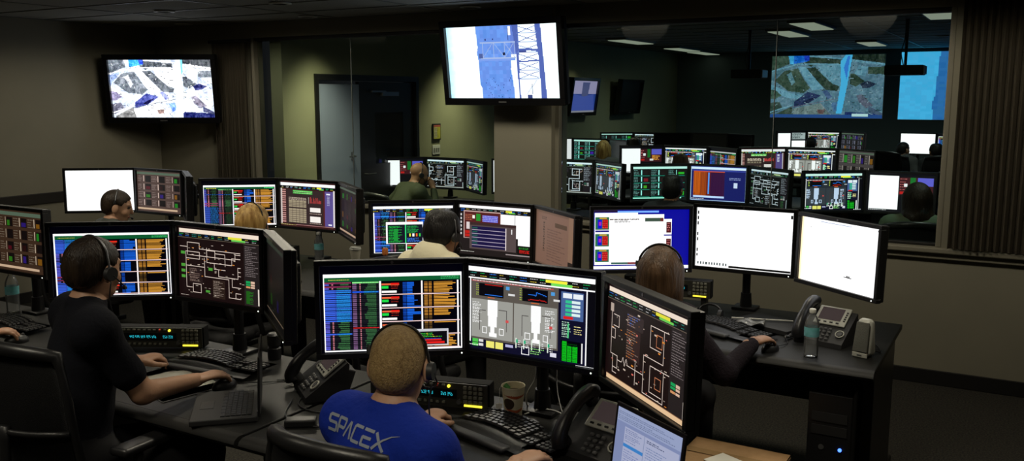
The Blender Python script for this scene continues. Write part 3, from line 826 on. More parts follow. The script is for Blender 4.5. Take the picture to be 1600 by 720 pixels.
# window wall: below, above and beside the two windows, and the pier between them
wl = MB()
sbox(wl, -8.2, 3.4, VG, VG + .15, 0, .89)
sbox(wl, -8.2, 3.4, VG, VG + .15, 2.46, 2.76)
sbox(wl, -8.2, -6.66, VG, VG + .15, .89, 2.46)
sbox(wl, -.46, 3.4, VG, VG + .15, .89, 2.46)
struct('wall_window_side', wl, M_WALL)
struct('wall_pier', sbox(MB(), -3.83, -3.30, VG - .06, VG + .22, .0, 2.60), M_WALL)
struct('wall_left', sbox(MB(), -8.2, -8.0, -3.0, VG, 0, 2.76), M_WALL)
struct('wall_right', sbox(MB(), 3.2, 3.4, -3.0, VG, 0, 2.76), M_WALL)
struct('wall_rear', sbox(MB(), -8.2, 3.4, -3.2, -3.0, 0, 2.76), M_WALL)
# far room: door wall with an opening for the double door
DU = -6.37
dw = MB()
sbox(dw, DU - .15, DU, VG + .15, 7.00, 0, 2.9); sbox(dw, DU - .15, DU, 8.78, 17.9, 0, 2.9); sbox(dw, DU - .15, DU, 7.00, 8.78, 2.13, 2.9)
struct('wall_door_side', dw, M_WALLFAR)
struct('wall_far', sbox(MB(), -6.6, 4.2, 17.8, 18.0, 0, 2.9), M_WALLTEAL)
struct('wall_far_right', sbox(MB(), 4.0, 4.2, VG + .15, 17.8, 0, 2.9), M_WALLFAR)
struct('baseboard_window_side', sbox(MB(), -8.0, 3.2, VG - .016, VG, 0, .10, bev=.004), M_BASEB)
struct('baseboard_left', sbox(MB(), -8.0, -7.984, -3.0, VG - .02, 0, .10, bev=.004), M_BASEB)
struct('baseboard_door_side', sbox(MB(), DU, DU + .016, 8.9, 17.8, 0, .10), M_BASEB)
struct('trim_1', sbox(MB(), -8.0, -7.975, -3.0, VG - .001, .905, 1.005, bev=.006), M_RAIL)          # dark chair rail on the left wall
struct('trim_2', sbox(MB(), -7.975, -7.12, VG - .025, VG, .905, 1.005, bev=.006), M_RAIL)
sill = MB(); sbox(sill, -6.64, -3.83, VG - .05, VG + .16, .89, .925, bev=.008); sbox(sill, -3.30, 1.2, VG - .05, VG + .16, .89, .925, bev=.008); sbox(sill, -3.30, 1.2, VG - .025, VG, .85, .89, bev=.005)
struct('trim_3', sill, M_TRIM)

def window(name, u0, u1, joints):
    w = empty(name, ((u0 + u1) / 2, VG + .05, .925)); w['kind'] = 'structure'
    c = (u0 + u1) / 2
    def P(mb, nm, m, *a):
        cc, s = span(*a); mb.box((cc[0] - c, cc[1] - VG - .05, cc[2] - .925), s, bev=.004); return mb
    for a in ((u0, u0 + .035, .925, 2.46), (u1 - .035, u1, .925, 2.46)):
        P(MB(), '', None, a[0], a[1], VG + .0, VG + .12, a[2], a[3]).build('window_jamb', M_TRIM, w)
    P(MB(), '', None, u0, u1, VG + .02, VG + .10, 2.43, 2.46).build('window_head', M_BASEB, w)
    P(MB(), '', None, u0, u1, VG + .03, VG + .09, .925, .945).build('window_bead', M_BASEB, w)
    es = [u0 + .035] + joints + [u1 - .035]
    for a, b in zip(es, es[1:]):
        P(MB(), '', None, a + .003, b - .003, VG + .05, VG + .062, .945, 2.43).build('glass_pane', M_GLASS, w)
    for j in joints:
        P(MB(), '', None, j - .0022, j + .0022, VG + .050, VG + .0625, .945, 2.43).build('silicone_joint', mat('clear_silicone', (.22, .24, .23), .4), w)
window('window_1', -6.62, -3.83, [-5.42])
window('window_2', -3.30, -.46, [-1.59])

# suspended ceilings: grid of bars, each tile a piece of its own
def ceiling(name, u0, u1, v0, v1, z, m, du, dv, holes=()):
    root = struct(name, sbox(MB(), u0, u1, v0, v1, z + .05, z + .12), M_GRID)
    g = MB()
    nu = int(round((u1 - u0) / du)); nv = int(round((v1 - v0) / dv))
    du, dv = (u1 - u0) / nu, (v1 - v0) / nv
    for i in range(nu + 1): sbox(g, u0 + i * du - .012, u0 + i * du + .012, v0, v1, z, z + .05)
    for j in range(nv + 1): sbox(g, u0, u1, v0 + j * dv - .012, v0 + j * dv + .012, z - .0005, z + .05)
    g.build('grid_bars', M_GRID, root)
    tm = MB().box((0, 0, 0), (du - .026, dv - .026, .018), bev=.004, seg=1).mesh('ceiling_tile', m)
    for i in range(nu):
        for j in range(nv):
            c = (u0 + (i + .5) * du, v0 + (j + .5) * dv)
            if any(abs(c[0] - a) < du * .5 and abs(c[1] - b) < dv * .5 for a, b in holes): continue
            link('ceiling_tile', tm, root, (c[0], c[1], z + .014))
    return du, dv
MAIN_DL = [(-5.60, 6.1), (-3.90, 6.1), (-7.2, 6.1)]
ceiling('ceiling', -8.0, 3.2, 1.6, VG, CEIL, M_CEIL, 1.2, .6)
struct('ceiling_rear', sbox(MB(), -8.2, 3.4, -3.2, 1.6, CEIL, CEIL + .1), M_CEIL)
TRO = [(-5.4, 13.0), (-5.5, 15.6), (-2.9, 12.4), (-2.35, 11.2), (-.9, 10.2), (-2.3, 15.4), (-5.6, 17.1)]
ceiling('ceiling_far', DU, 4.0, VG + .15, 17.8, CEIL2, M_CEILFAR, 1.2, .6)

# fluted curtains hanging beside the windows
def curtain(name, u0, u1, z0, z1, n, label):
    f = lambda s, t: (u0 + (u1 - u0) * s - (u0 + u1) / 2, -.013 * math.cos(s * n * 2 * math.pi) + .006 * math.sin(s * 31 + t * 2), z1 + (z0 - z1) * t - z0)
    o = MB().grid(f, n * 8, 6, .004).build(name, M_CURTAIN, None, 60, ((u0 + u1) / 2, VG - .06, z0))
    tag(o, label, 'curtain', 'curtains beside the windows')
    MB().box((0, 0, z1 - z0 + .012), (u1 - u0 + .06, .07, .03), bev=.004).build('curtain_rail', M_BASEB, o)
    return o
curtain('curtain', -7.08, -6.62, .10, 2.42, 14, 'narrow brown pleated curtain between the wall television and the door')
curtain('curtain', -.42, 1.3, .93, 2.50, 44, 'wide brown pleated curtain at the right end of the window wall')

# double door in the far room
dr = empty('door_1', (DU, 7.89, 0)); dr['kind'] = 'structure'
fr = MB(); sbox(fr, -.16, .02, -.89, -.84, 0, 2.13); sbox(fr, -.16, .02, .84, .89, 0, 2.13); sbox(fr, -.16, .02, -.84, .84, 2.07, 2.13)
fr.build('door_frame', M_DOORD, dr)
lf = MB().box((0, 0, 0), (.045, .66, 2.02), bev=.003).build('door_leaf', M_DOORG, dr, None, (-.03, -.505, 1.02)); lf['label'] = 'pale grey door leaf'
pl = MB().box((.03, .19, .24), (.012, .035, .09), bev=.003); pl.build('lock_plate', M_METAL, lf)
MB().cyl((.03, .19, .24), (.075, .19, .24), .008).cyl((.075, .19, .24), (.075, .09, .24), .008).build('door_handle', M_METAL, lf)
for z in (.9, .0, -.85): MB().cyl((.03, -.325, z - .04), (.03, -.325, z + .04), .009, n=8).build('hinge', M_METAL, lf)
rf = MB(); sbox(rf, -.06, -.015, -.17, .83, .01, 1.15); sbox(rf, -.06, -.015, -.17, .10, 1.15, 1.72); sbox(rf, -.06, -.015, .62, .83, 1.15, 1.72); sbox(rf, -.06, -.015, -.17, .83, 1.72, 2.06)
rl = rf.build('door_leaf', M_DOORD, dr); rl['label'] = 'dark door leaf with a glazed panel'
sbox(MB(), -.04, -.035, .10, .62, 1.15, 1.72).build('door_glass', mat('dark_glass', (.03, .035, .04), .08), rl)
MB().box((.0, .35, 1.93), (.05, .30, .055), bev=.006).box((.03, .12, 1.955), (.02, .25, .02)).build('door_closer', M_METAL, rl)
MB().cyl((-.02, -.10, 1.05), (.05, -.10, 1.05), .01).cyl((.05, -.10, 1.05), (.05, .02, 1.05), .01).build('door_handle', M_METAL, rl)

sg = empty('framed_notice', (DU + .001, 9.155, 1.40), label='small black framed yellow notice on wall beside the dark door', cat='sign')
MB().box((.008, 0, .07), (.016, .17, .20), bev=.003).build('frame', M_BASEB, sg)
nm = Canvas(20, 26, (.75, .72, .25)); nm.rect(0, 0, 1, .14, (.7, .35, .3)); nm.rect(.05, .2, .5, .92, (.78, .76, .62)); nm.dash(.1, .2, .9, .9, (.45, .42, .2), 8, .9, 4)
def print_mat(name):
    m = mat(name, (.5, .5, .5), .6)
    a = m.node_tree.nodes.new('ShaderNodeAttribute'); a.attribute_name = 'screen_colour'
    m.node_tree.links.new(a.outputs['Color'], m.node_tree.nodes['Principled BSDF'].inputs['Base Color'])
    return m
link('notice_sheet', screen_mesh('notice_sheet', nm, .14, .17, print_mat('printed_notice')), sg, (.0175, 0, .07), (0, 0, R(90)))
sw = empty('light_switch', (DU + .001, 9.15, 1.19), label='cream triple light switch plate below the framed notice', cat='switch')
MB().box((.004, 0, .06), (.008, .165, .115), bev=.003).build('switch_plate', M_WHITEPL, sw)
for k in (-1, 0, 1): MB().box((.011, k * .046, .06), (.008, .022, .05), rot=(0, R(8), 0), bev=.002).build('rocker', mat('switch_rocker', (.45, .45, .40), .4), sw)

# recessed lamps
def downlight(u, v, z, power, label, size=118, blend=.7, col=(1, .91, .72), group='recessed ceiling lamps', aim=None):
    d = empty('downlight', (u, v, z), label=label, cat='ceiling lamp', group=group)
    MB().lathe([(.075, -.012), (.085, -.008), (.085, .0), (.055, .0), (.052, -.004), (.060, -.012)], 24).build('trim_ring', M_WHITEPL, d, 40)
    MB().lathe([(.001, .004), (.052, .004), (.052, .008), (.001, .008)], 20).build('lens', M_LENS, d)
    if power:
        L = bpy.data.lights.new('lamp', 'SPOT'); L.energy = power; L.color = col; L.spot_size = R(size); L.spot_blend = blend; L.shadow_soft_size = .22
        o = bpy.data.objects.new('lamp', L); COL.objects.link(o); o.parent = d; o.location = (0, 0, -.02)
        if aim: o.rotation_euler = aim
    return d
for n, (u, v) in enumerate(MAIN_DL):
    downlight(u, v, CEIL, 0, ['unlit recessed ceiling lamp above the glass by the grey door', 'unlit recessed ceiling lamp above the central television', 'unlit recessed ceiling lamp above the wall television by the curtain'][n])
ROWLAMP = {3.2: 'lit recessed ceiling lamp between the two operator rows, ', .9: 'lit recessed ceiling lamp behind the front row chairs, ', 5.15: 'added ceiling lamp lighting the window wall, '}
for v, us, pw, sz in ((3.2, (-5.6, -4.3, -2.6, -.9), 1.25, 115), (.9, (-4.6, -2.9, -1.2), 1.05, 115), (5.15, (-6.3, -5.0, -3.1, -1.2, .7), .60, 174)):  # the row nearest the windows is added to light the window wall
    for n, u in enumerate(us):
        downlight(u, v, CEIL, DOWNLIGHT_POWER * pw * (.48 if (v > 5 and n == 0) else .62 if (v > 5 and n == 4) else 1), ROWLAMP[v] + ('first from the left wall', 'second from the left wall', 'third from the left wall', 'fourth from the left wall', 'fifth from the left wall')[n], sz, .7 if sz < 150 else .2)
for n, v in enumerate((6.98, 9.45, 12.9)):
    downlight(DU + .42, v, CEIL2, WALLWASH_POWER * (1.15, 1.05, .9)[n], ['lit recessed lamp washing the far room wall left of the door', 'lit recessed lamp washing the wall above the framed notice', 'lit recessed lamp washing the wall by the small lilac television'][n], 96, 1.0, (1, .95, .62), 'wall washing lamps')
for u, v, l in ((-4.6, 7.3, 'near the pier'), (-2.4, 7.3, 'over the orange waterfall monitor'), (-.3, 7.3, 'over the long haired woman'), (-4.6, 10.8, 'over the blond person'), (-2.4, 10.2, 'over the third row'), (-4.6, 14.3, 'added to light the projection wall, left'), (-1.2, 14.3, 'added to light the projection wall, right')):  # the last two are added to brighten the far wall
    downlight(u, v, CEIL2, FAR_POWER * (1.1 if v > 14 else 1), 'dim recessed lamp behind the glass, ' + l, 172 if v > 14 else 120, .8, (.85, 1, .85), 'far room lamps')
# fluorescent troffers in the far ceiling, barely glowing
M_TROF = mat('troffer_diffuser', (.55, .56, .45), .6, emit=((.72, .80, .60), .30))
TROLAB = ['above the small tilted television', 'farthest along the door wall', 'left of the pair before the projection wall', 'right of the pair before the projection wall', 'nearest the right curtain', 'above the left projected picture', 'in the far left corner of the far room']
for (u, v), l in zip(TRO, TROLAB):
    t = empty('ceiling_light', (u, v, CEIL2 - .03), R(90), label='long dim fluorescent ceiling light ' + l, cat='ceiling light', group='fluorescent ceiling lights in the far room')
    MB().box((0, 0, .018), (1.22, .32, .03), bev=.004).build('housing', M_GRID, t)
    MB().box((0, 0, .0), (1.16, .27, .012), bev=.004).build('diffuser', M_TROF, t)

# ------------------------------------------------------------------ equipment
MW, MH = .558, .363
def _frame_ring(w, h, b, d, y0):
    """bezel ring around the opening, front at -y"""
    mb = MB()
    t = [(0, h / 2 - b[0] / 2, w, b[0]), (0, -h / 2 + b[1] / 2, w, b[1])]
    s = [(-w / 2 + b[2] / 2, (b[1] - b[0]) / 2, b[2], h - b[0] - b[1]), (w / 2 - b[2] / 2, (b[1] - b[0]) / 2, b[2], h - b[0] - b[1])]
    for x, z, sx, sz in t + s:
        mb.box((x, y0 + d / 2, z), (sx, d, sz), bev=.002, seg=1)
    return mb
_mon = {}
_mon['bezel'] = _frame_ring(MW, MH, (.0195, .0205, .0195), .03, -.03).mesh('bezel', M_BEZEL)
mb = MB(); mb.box((0, .006, 0), (MW - .004, .03, MH - .004), bev=.006); mb.box((0, .032, 0), (.40, .036, .24), bev=.014); mb.box((0, .052, 0), (.12, .012, .12), bev=.002)
_mon['back'] = mb.mesh('back_shell', M_BLACK)
_mon['logo'] = MB().cyl((0, -.0308, .172), (0, -.0300, .172), .0055, n=14).mesh('maker_badge', M_METAL)
mb = MB()
for k in range(5): mb.box((.13 + k * .022, -.0305, -.1725), (.010, .002, .004))
_mon['btn'] = mb.mesh('button_row', M_DARK)
_mon['led'] = MB().cyl((.250, -.0312, -.1725), (.250, -.030, -.1725), .0028, n=8).mesh('power_light', M_LEDW)
def monitor(loc, yaw, cv, label, gain=1.15, tilt=0.0, group=None, far=False, name='computer_monitor'):
    r = empty(name, loc, yaw, -tilt, label, 'monitor', group)
    link('bezel', _mon['bezel'], r); link('back_shell', _mon['back'], r)
    if cv is None:
        MB().box((0, -.0125, 0), (.519, .004, .324)).build('screen', mat('unlit_screen', (.012, .014, .015), .25), r)
    else:
        link('screen', screen_mesh('screen', cv, .5195, .3235, screen_mat('screen_%.2f%s' % (gain, '_far' if far else ''), gain, True)), r, (0, -.016, 0))
    if not far:
        lg = link('maker_badge', _mon['logo'], r); link('button_row', _mon['btn'], r); link('power_light', _mon['led'], r)
    return r

OFF = ((-.515, -.165, 37), (0, 0, 0), (.515, -.165, -37))
def console(u, v, z, cvs, labels, group, gains=(1.15, 1.15, 1.15), far=False, desk=True, dep=.66, desk_label=None, stand_label=None, w=1.56, du=0.0, off=OFF, chamfer=0.0):
    """three monitors in an arc on one stand"""
    for (dx, dy, ya), cv, lb, g in zip(off, cvs, labels, gains):
        if lb is None: continue
        monitor((u + dx, v + dy, z), R(ya), None if isinstance(cv, str) else cv, lb, g, R(1.5), group, far)
    st = empty('monitor_stand', (u, v + .085, .74), label=stand_label, cat='monitor stand', group='monitor stands')
    hz = z - .74
    MB().box((0, 0, .008), (.13, .11, .016), bev=.004).cyl((0, 0, .01), (0, 0, .09), .034, .028, 20).build('stand_base', M_BMETAL, st, 40)
    MB().cyl((0, 0, .016), (0, 0, hz + .05), .022, n=20).build('pole', M_BMETAL, st, 40)
    MB().box((0, -.03, hz), (.10, .05, .06), bev=.008).build('clamp', M_DARK, st)
    for s, (ox, oy, oa) in ((-1, off[0]), (1, off[2])):
        if labels[1 + s] is None: continue
        e = Vector((ox, oy - .085, 0)); nn = Vector((-s * math.sin(R(abs(oa))), -math.cos(R(oa)), 0))
        p = e - nn * .058
        MB().tube([(s * .02, .005, hz), (s * .28, .015, hz), (p.x, p.y + .02, hz)], .014, 8).box((p.x, p.y, hz), (.10, .012, .10), rot=(0, 0, R(oa))).build('arm', M_BMETAL, st, 40)
    if desk: make_desk(u + du, v, w, dep, desk_label, chamfer)

def make_desk(u, v, w, dep, label, chamfer=0.0):
    """top whose front edge lies at v - dep and back edge at v + .03"""
    y0, y1 = v - dep, v + .15
    d = empty('console_desk', (u, (y0 + y1) / 2, 0), label=label, cat='desk', group='console desks')
    L = y1 - y0
    if chamfer:
        MB().prism([(-w / 2 + .005, -L / 2 + .03), (w / 2 - .005, -L / 2 + .03), (w / 2 - .005, -L / 2 + .30), (w / 2 - chamfer, L / 2), (-w / 2 + .005, L / 2)], .713, .740, 'z').build('desktop', M_DESK, d)
    else:
        MB().box((0, .015, .7265), (w - .01, L - .03, .027), bev=.004).build('desktop', M_DESK, d)
    prof = [(-L / 2 + .03, .7405), (-L / 2 + .006, .7395), (-L / 2 - .012, .730), (-L / 2 - .018, .717), (-L / 2 - .010, .704), (-L / 2 + .006, .698), (-L / 2 + .03, .700)]
    MB().prism(prof, -w / 2 + .005, w / 2 - .005, 'x').build('bullnose_edge', M_EDGE, d, 50)
    for s in (-1, 1):
        x = s * (w / 2 - .05) - (chamfer if s > 0 else 0)
        MB().box((x, .05, .355), (.05, L - .26, .66), bev=.006).build('leg_panel', M_BMETAL, d)
        MB().box((x, .02, .02), (.07, L - .08, .04), bev=.008).build('foot', M_BMETAL, d)
    MB().box((-chamfer / 2, L / 2 - .12, .45), (w - .16 - chamfer, .02, .30), bev=.004).build('modesty_panel', M_DARK, d)
    MB().box((-chamfer / 2, L / 2 - .03, .66), (w - .14 - chamfer, .06, .08), bev=.006).build('cable_tray', M_BMETAL, d)
    return d

# --- keyboard with a bowed top row and palm rest
def key_mesh():
    mb = MB()
    rows = [(-.075, 15), (-.052, 14), (-.031, 14), (-.010, 13), (.012, 12), (.033, 9)]
    for j, (y, n) in enumerate(rows):
        yy = -y
        W = .285
        for k in range(n):
            x = -.215 + W * (k + .5) / n
            sx = W / n - .0035
            bow = .018 * (1 - ((x + .07) / .15) ** 2)
            mb.box((x, yy + bow, .026 + .010 * (1 - ((x + .07) / .16) ** 2)), (sx, .0165 if j else .011, .008), taper=(.8, .8))
    for gx, nn in ((.085, 3), (.155, 4)):
        for i in range(nn):
            for j in range(5):
                if nn == 3 and j == 2: continue
                mb.box((gx + i * .0185, .055 - j * .0215, .022), (.0155, .0175, .008), taper=(.8, .8))
    return mb.mesh('keys', mat('key_plastic', (.030, .030, .032), .35))
KEYS = key_mesh()
def kb_body(thick):
    def f(s, t):
        x = -.235 + .47 * s
        bow = .018 * max(0, 1 - ((x + .07) / .17) ** 2)
        y = (.092 - .21 * t) + bow * (1 - .4 * t)
        z = .019 + .010 * max(0, 1 - ((x + .07) / .17) ** 2) * (1 - abs(t - .4))
        return (x, y, z - (.006 if t > .8 else 0))
    return MB().grid(f, 20, 10, -.016).mesh('keyboard_body', M_BLACK, 60)
KBB = kb_body(0)
KPR = MB().box((-.06, -.115, .012), (.30, .045, .02), bev=.009).mesh('palm_rest', M_DARK, 50)
KMK = MB()
for k in range(4): KMK.box((-.16 + k * .055, .108, .0295), (.04, .010, .006), rot=(0, 0, R(12 - 8 * k)), bev=.002)
KMK = KMK.mesh('media_keys', mat('media_key_plastic', (.10, .10, .10), .3))
def keyboard(u, v, yaw, label):
    r = empty('keyboard', (u, v, .7415), yaw, label=label, cat='keyboard', group='keyboards on the console desks')
    link('keyboard_body', KBB, r); o = link('keys', KEYS, r, None); o['kind'] = 'stuff'; link('palm_rest', KPR, r); link('media_keys', KMK, r)['kind'] = 'stuff'
    return r

def mouse(u, v, yaw, label):
    r = empty('computer_mouse', (u, v, .7415), yaw, label=label, cat='mouse', group='computer mice')
    MB().sphere((0, 0, .004), 1, 18, (.031, .056, .034)).build('mouse_shell', M_BLACK, r, 180)
    MB().cyl((-.004, .03, .033), (.004, .03, .033), .008, n=12).build('scroll_wheel', M_GREYP, r)
    return r

# --- desk phone with handset on the left
def phone(u, v, yaw, label, bright=1.0):
    r = empty('desk_phone', (u, v, .7405), yaw, label=label, cat='telephone', group='desk telephones')
    t = R(38)
    def T(x, y, z):      # on the tilted face: y up along face, z out of it
        return Vector((x, -.085 + y * math.cos(t) - z * math.sin(t), .022 + y * math.sin(t) + z * math.cos(t)))
    body = MB().prism([(-.09, .0), (.075, .0), (.085, .135), (.078, .142), (-.088, .022)], -.10, .135, 'x'); body.build('phone_body', M_DARK, r)
    MB().box(T(.032, .155, .004), (.155, .112, .010), rot=(t, 0, 0), bev=.004).build('display_surround', M_SILVER, r)
    d = MB().box(T(.026, .163, .0095), (.110, .074, .003), rot=(t, 0, 0)).build('display', mat('phone_display', (.03, .025, .025), .15, emit=((.10, .07, .07), .35 * bright)), r)
    d.data.materials[0].cycles.emission_sampling = 'NONE'
    kp = MB()
    for i in range(4):
        for j in range(3): kp.box(T(.005 + j * .024, .015 + i * .020, .006), (.017, .012, .007), rot=(t, 0, 0), bev=.003, seg=1)
    kp.build('keypad', M_GREYP, r)['kind'] = 'stuff'
    sk = MB()
    for j in range(4): sk.box(T(-.018 + j * .030, .112, .011), (.014, .006, .004), rot=(t, 0, 0))
    for j in range(5): sk.box(T(.098, .130 + j * .013, .011), (.008, .006, .004), rot=(t, 0, 0))
    sk.build('soft_keys', M_BLACK, r)['kind'] = 'stuff'
    MB().tube([T(.105 + .019 * math.cos(a), .055 + .019 * math.sin(a), .006) for a in np.linspace(0, 2 * math.pi, 17)[:-1]], .0035, 6, closed=True).build('navigation_ring', M_SILVER, r, 60)
    MB().cyl(T(.105, .055, .0), T(.105, .055, .009), .012, n=16).build('select_button', M_GREYP, r)
    hs = [T(-.076, .000, .018), T(-.076, .012, .040), T(-.076, .06, .060), T(-.076, .11, .064), T(-.076, .16, .058), T(-.076, .20, .040), T(-.076, .212, .020)]
    MB().tube(cat_pts(hs, 5), [.020 + .010 * abs(k / 30 - .5) * 2 for k in range(31)], 12, flat=1.15).build('handset', M_BLACK, r, 180)
    for yy in (.015, .195): MB().cyl(T(-.076, yy, .0), T(-.076, yy, .028), .026, n=16).build('handset_cradle', M_DARK, r, 40)
    MB().tube([(.03 - .16 - .010 * math.cos(k * .9) - .001 * k * 0, -.03 - .0012 * k + .010 * math.sin(k * .9), .010 + .008 * abs(math.sin(k * .35))) for k in range(70)], .0028, 5).build('coiled_cord', M_BLACK, r, 60)
    MB().box((.02, .085, .05), (.12, .05, .10), rot=(R(-20), 0, 0), bev=.006).build('rear_stand', M_DARK, r)
    return r

# --- intercom key panel: 19 inch rack face with display, keypad and lamps
def intercom(u, v, yaw, label, z=.752):
    r = empty('intercom_panel', (u, v, .741), yaw, label=label, cat='intercom', group='intercom panels')
    h = z - .741
    MB().box((0, .035, h + .045), (.48, .06, .096), bev=.003).build('cabinet', mat('cabinet_black', (.006, .006, .006), .7, spec=.15), r)
    for s in (-1, 1): MB().box((s * .20, .035, h / 2 - .002), (.03, .06, h - .004)).build('foot', M_BLACK, r)
    MB().box((0, -.003, h + .045), (.47, .006, .094), bev=.001).build('front_plate', mat('intercom_plate', (.055, .055, .045), .4, .3), r)
    MB().box((-.02, -.007, h + .05), (.27, .003, .034)).build('display_window', mat('display_black', (.006, .008, .008), .15), r)
    dg = MB()
    for k in range(8):
        if k == 5: continue
        for q in range(3):
            x = -.10 + k * .026 + q * .0072
            for a in rnd.sample(((0, .0055, .0042, .0014), (0, 0, .0042, .0014), (0, -.0055, .0042, .0014), (-.0018, .0028, .0013, .0048), (.0018, -.0028, .0013, .0048), (.0018, .0028, .0013, .0048)), 4): dg.box((x + a[0], -.009, h + .050 + a[1]), (a[2], .001, a[3]))
    dg.build('display_digits', M_LEDC, r)['kind'] = 'stuff'
    bt = MB()
    for i in range(4):
        for j in range(4): bt.box((.150 + i * .020, -.010, h + .025 + j * .018), (.015, .010, .013), bev=.002, seg=1)
    bt.build('keypad', M_BTN, r)['kind'] = 'stuff'
    tg = MB()
    for k in range(12): tg.box((-.20 + k * .024, -.009, h + .017), (.012, .008, .008)); tg.box((-.20 + k * .024, -.009, h + .083), (.012, .008, .006))
    tg.build('talk_keys', M_BTN, r)['kind'] = 'stuff'
    MB().box((.180, -.009, h + .010), (.07, .004, .007)).build('call_light', M_LEDY, r)
    MB().cyl((.04, -.012, h + .083), (.04, -.006, h + .083), .004, n=8).build('alert_light', M_LEDR, r)
    MB().cyl((.085, -.012, h + .080), (.085, -.006, h + .080), .006, n=8).build('status_light', M_LEDY, r)
    MB().cyl((.128, -.022, h + .025), (.128, -.006, h + .025), .009, n=14).build('volume_knob', M_GREYP, r)
    return r

# --- bottles, cups
def bottle(loc, label, s=1.0, filled=.62):
    r = empty('water_bottle', loc, label=label, cat='bottle', group='plastic water bottles')
    pr = [(.028, .0), (.032, .004), (.032, .014)]
    for k in range(7): pr += [(.0305, .020 + k * .010), (.0325, .025 + k * .010)]
    pr += [(.0325, .095), (.0325, .140), (.0300, .160), (.022, .182), (.0130, .196), (.0125, .206)]
    pr = [(a * s, b * s) for a, b in pr]
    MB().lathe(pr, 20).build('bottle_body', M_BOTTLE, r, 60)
    MB().lathe([(.0329 * s, .098 * s), (.0331 * s, .100 * s), (.0331 * s, .138 * s), (.0329 * s, .140 * s)], 20, cap=False).build('label_band', M_TEAL, r, 60)
    MB().lathe([(.0145 * s, .203 * s), (.0150 * s, .205 * s), (.0150 * s, .219 * s), (.0135 * s, .221 * s)], 18).build('cap', M_WHITEPL, r, 40)
    return r

def tea_cup(loc, label):
    r = empty('paper_cup', loc, label=label, cat='cup', group='paper cups')
    MB().lathe([(.029, .0), (.030, .002), (.0425, .118), (.0445, .119), (.0440, .123), (.0415, .122), (.0405, .118), (.0385, .098), (.001, .098)], 28).build('cup_body', M_CUP, r, 40)
    MB().lathe([(.001, .099), (.0384, .099)], 24, cap=False).build('tea_surface', M_TEA, r)
    def rad(z): return .0302 + (.0425 - .0302) * z / .118 + .0004
    for z0, amp, nm in ((.088, .006, 'print_band'), (.035, .007, 'print_band')):
        MB().grid(lambda s, t: (rad(z0) * math.cos(2 * math.pi * s), rad(z0) * math.sin(2 * math.pi * s), z0 + amp * math.sin(2 * math.pi * s * 2) + .010 * t), 32, 1).build(nm, M_CUPRED, r)
    def em(s, t):
        a = R(272) + (t * 1.0) * .021 / .036 * math.cos(2 * math.pi * s); z = .062 + t * .021 * math.sin(2 * math.pi * s)
        return ((rad(z) + .0006) * math.cos(a), (rad(z) + .0006) * math.sin(a), z)
    MB().grid(em, 20, 2).build('round_emblem', M_CUPBROWN, r)
    MB().tube([(-.036, -.025, .122), (-.041, -.029, .110), (-.040, -.031, .085), (-.037, -.034, .058)], .0008, 5).build('tea_string', M_WHITEP, r)
    MB().box((-.039, -.038, .048), (.022, .003, .020), rot=(0, 0, R(40)), bev=.001, seg=1).build('tea_tag', M_WHITEP, r)
    MB().box((-.018, -.018, .116), (.022, .016, .020), rot=(R(20), R(35), 0), bev=.001, seg=1).build('tea_packet', M_GREEN, r)
    return r

def lid_cup(loc, label):
    r = empty('paper_cup', loc, label=label, cat='cup', group='paper cups')
    MB().lathe([(.028, 0), (.029, .002), (.0385, .094)], 24).build('cup_body', mat('white_paper_cup', (.62, .58, .46), .6), r, 40)
    MB().lathe([(.0405, .092), (.0415, .094), (.0415, .100), (.0385, .103), (.0365, .112), (.032, .113), (.031, .108), (.001, .108)], 24).build('lid', M_WHITEPL, r, 40)
    return r

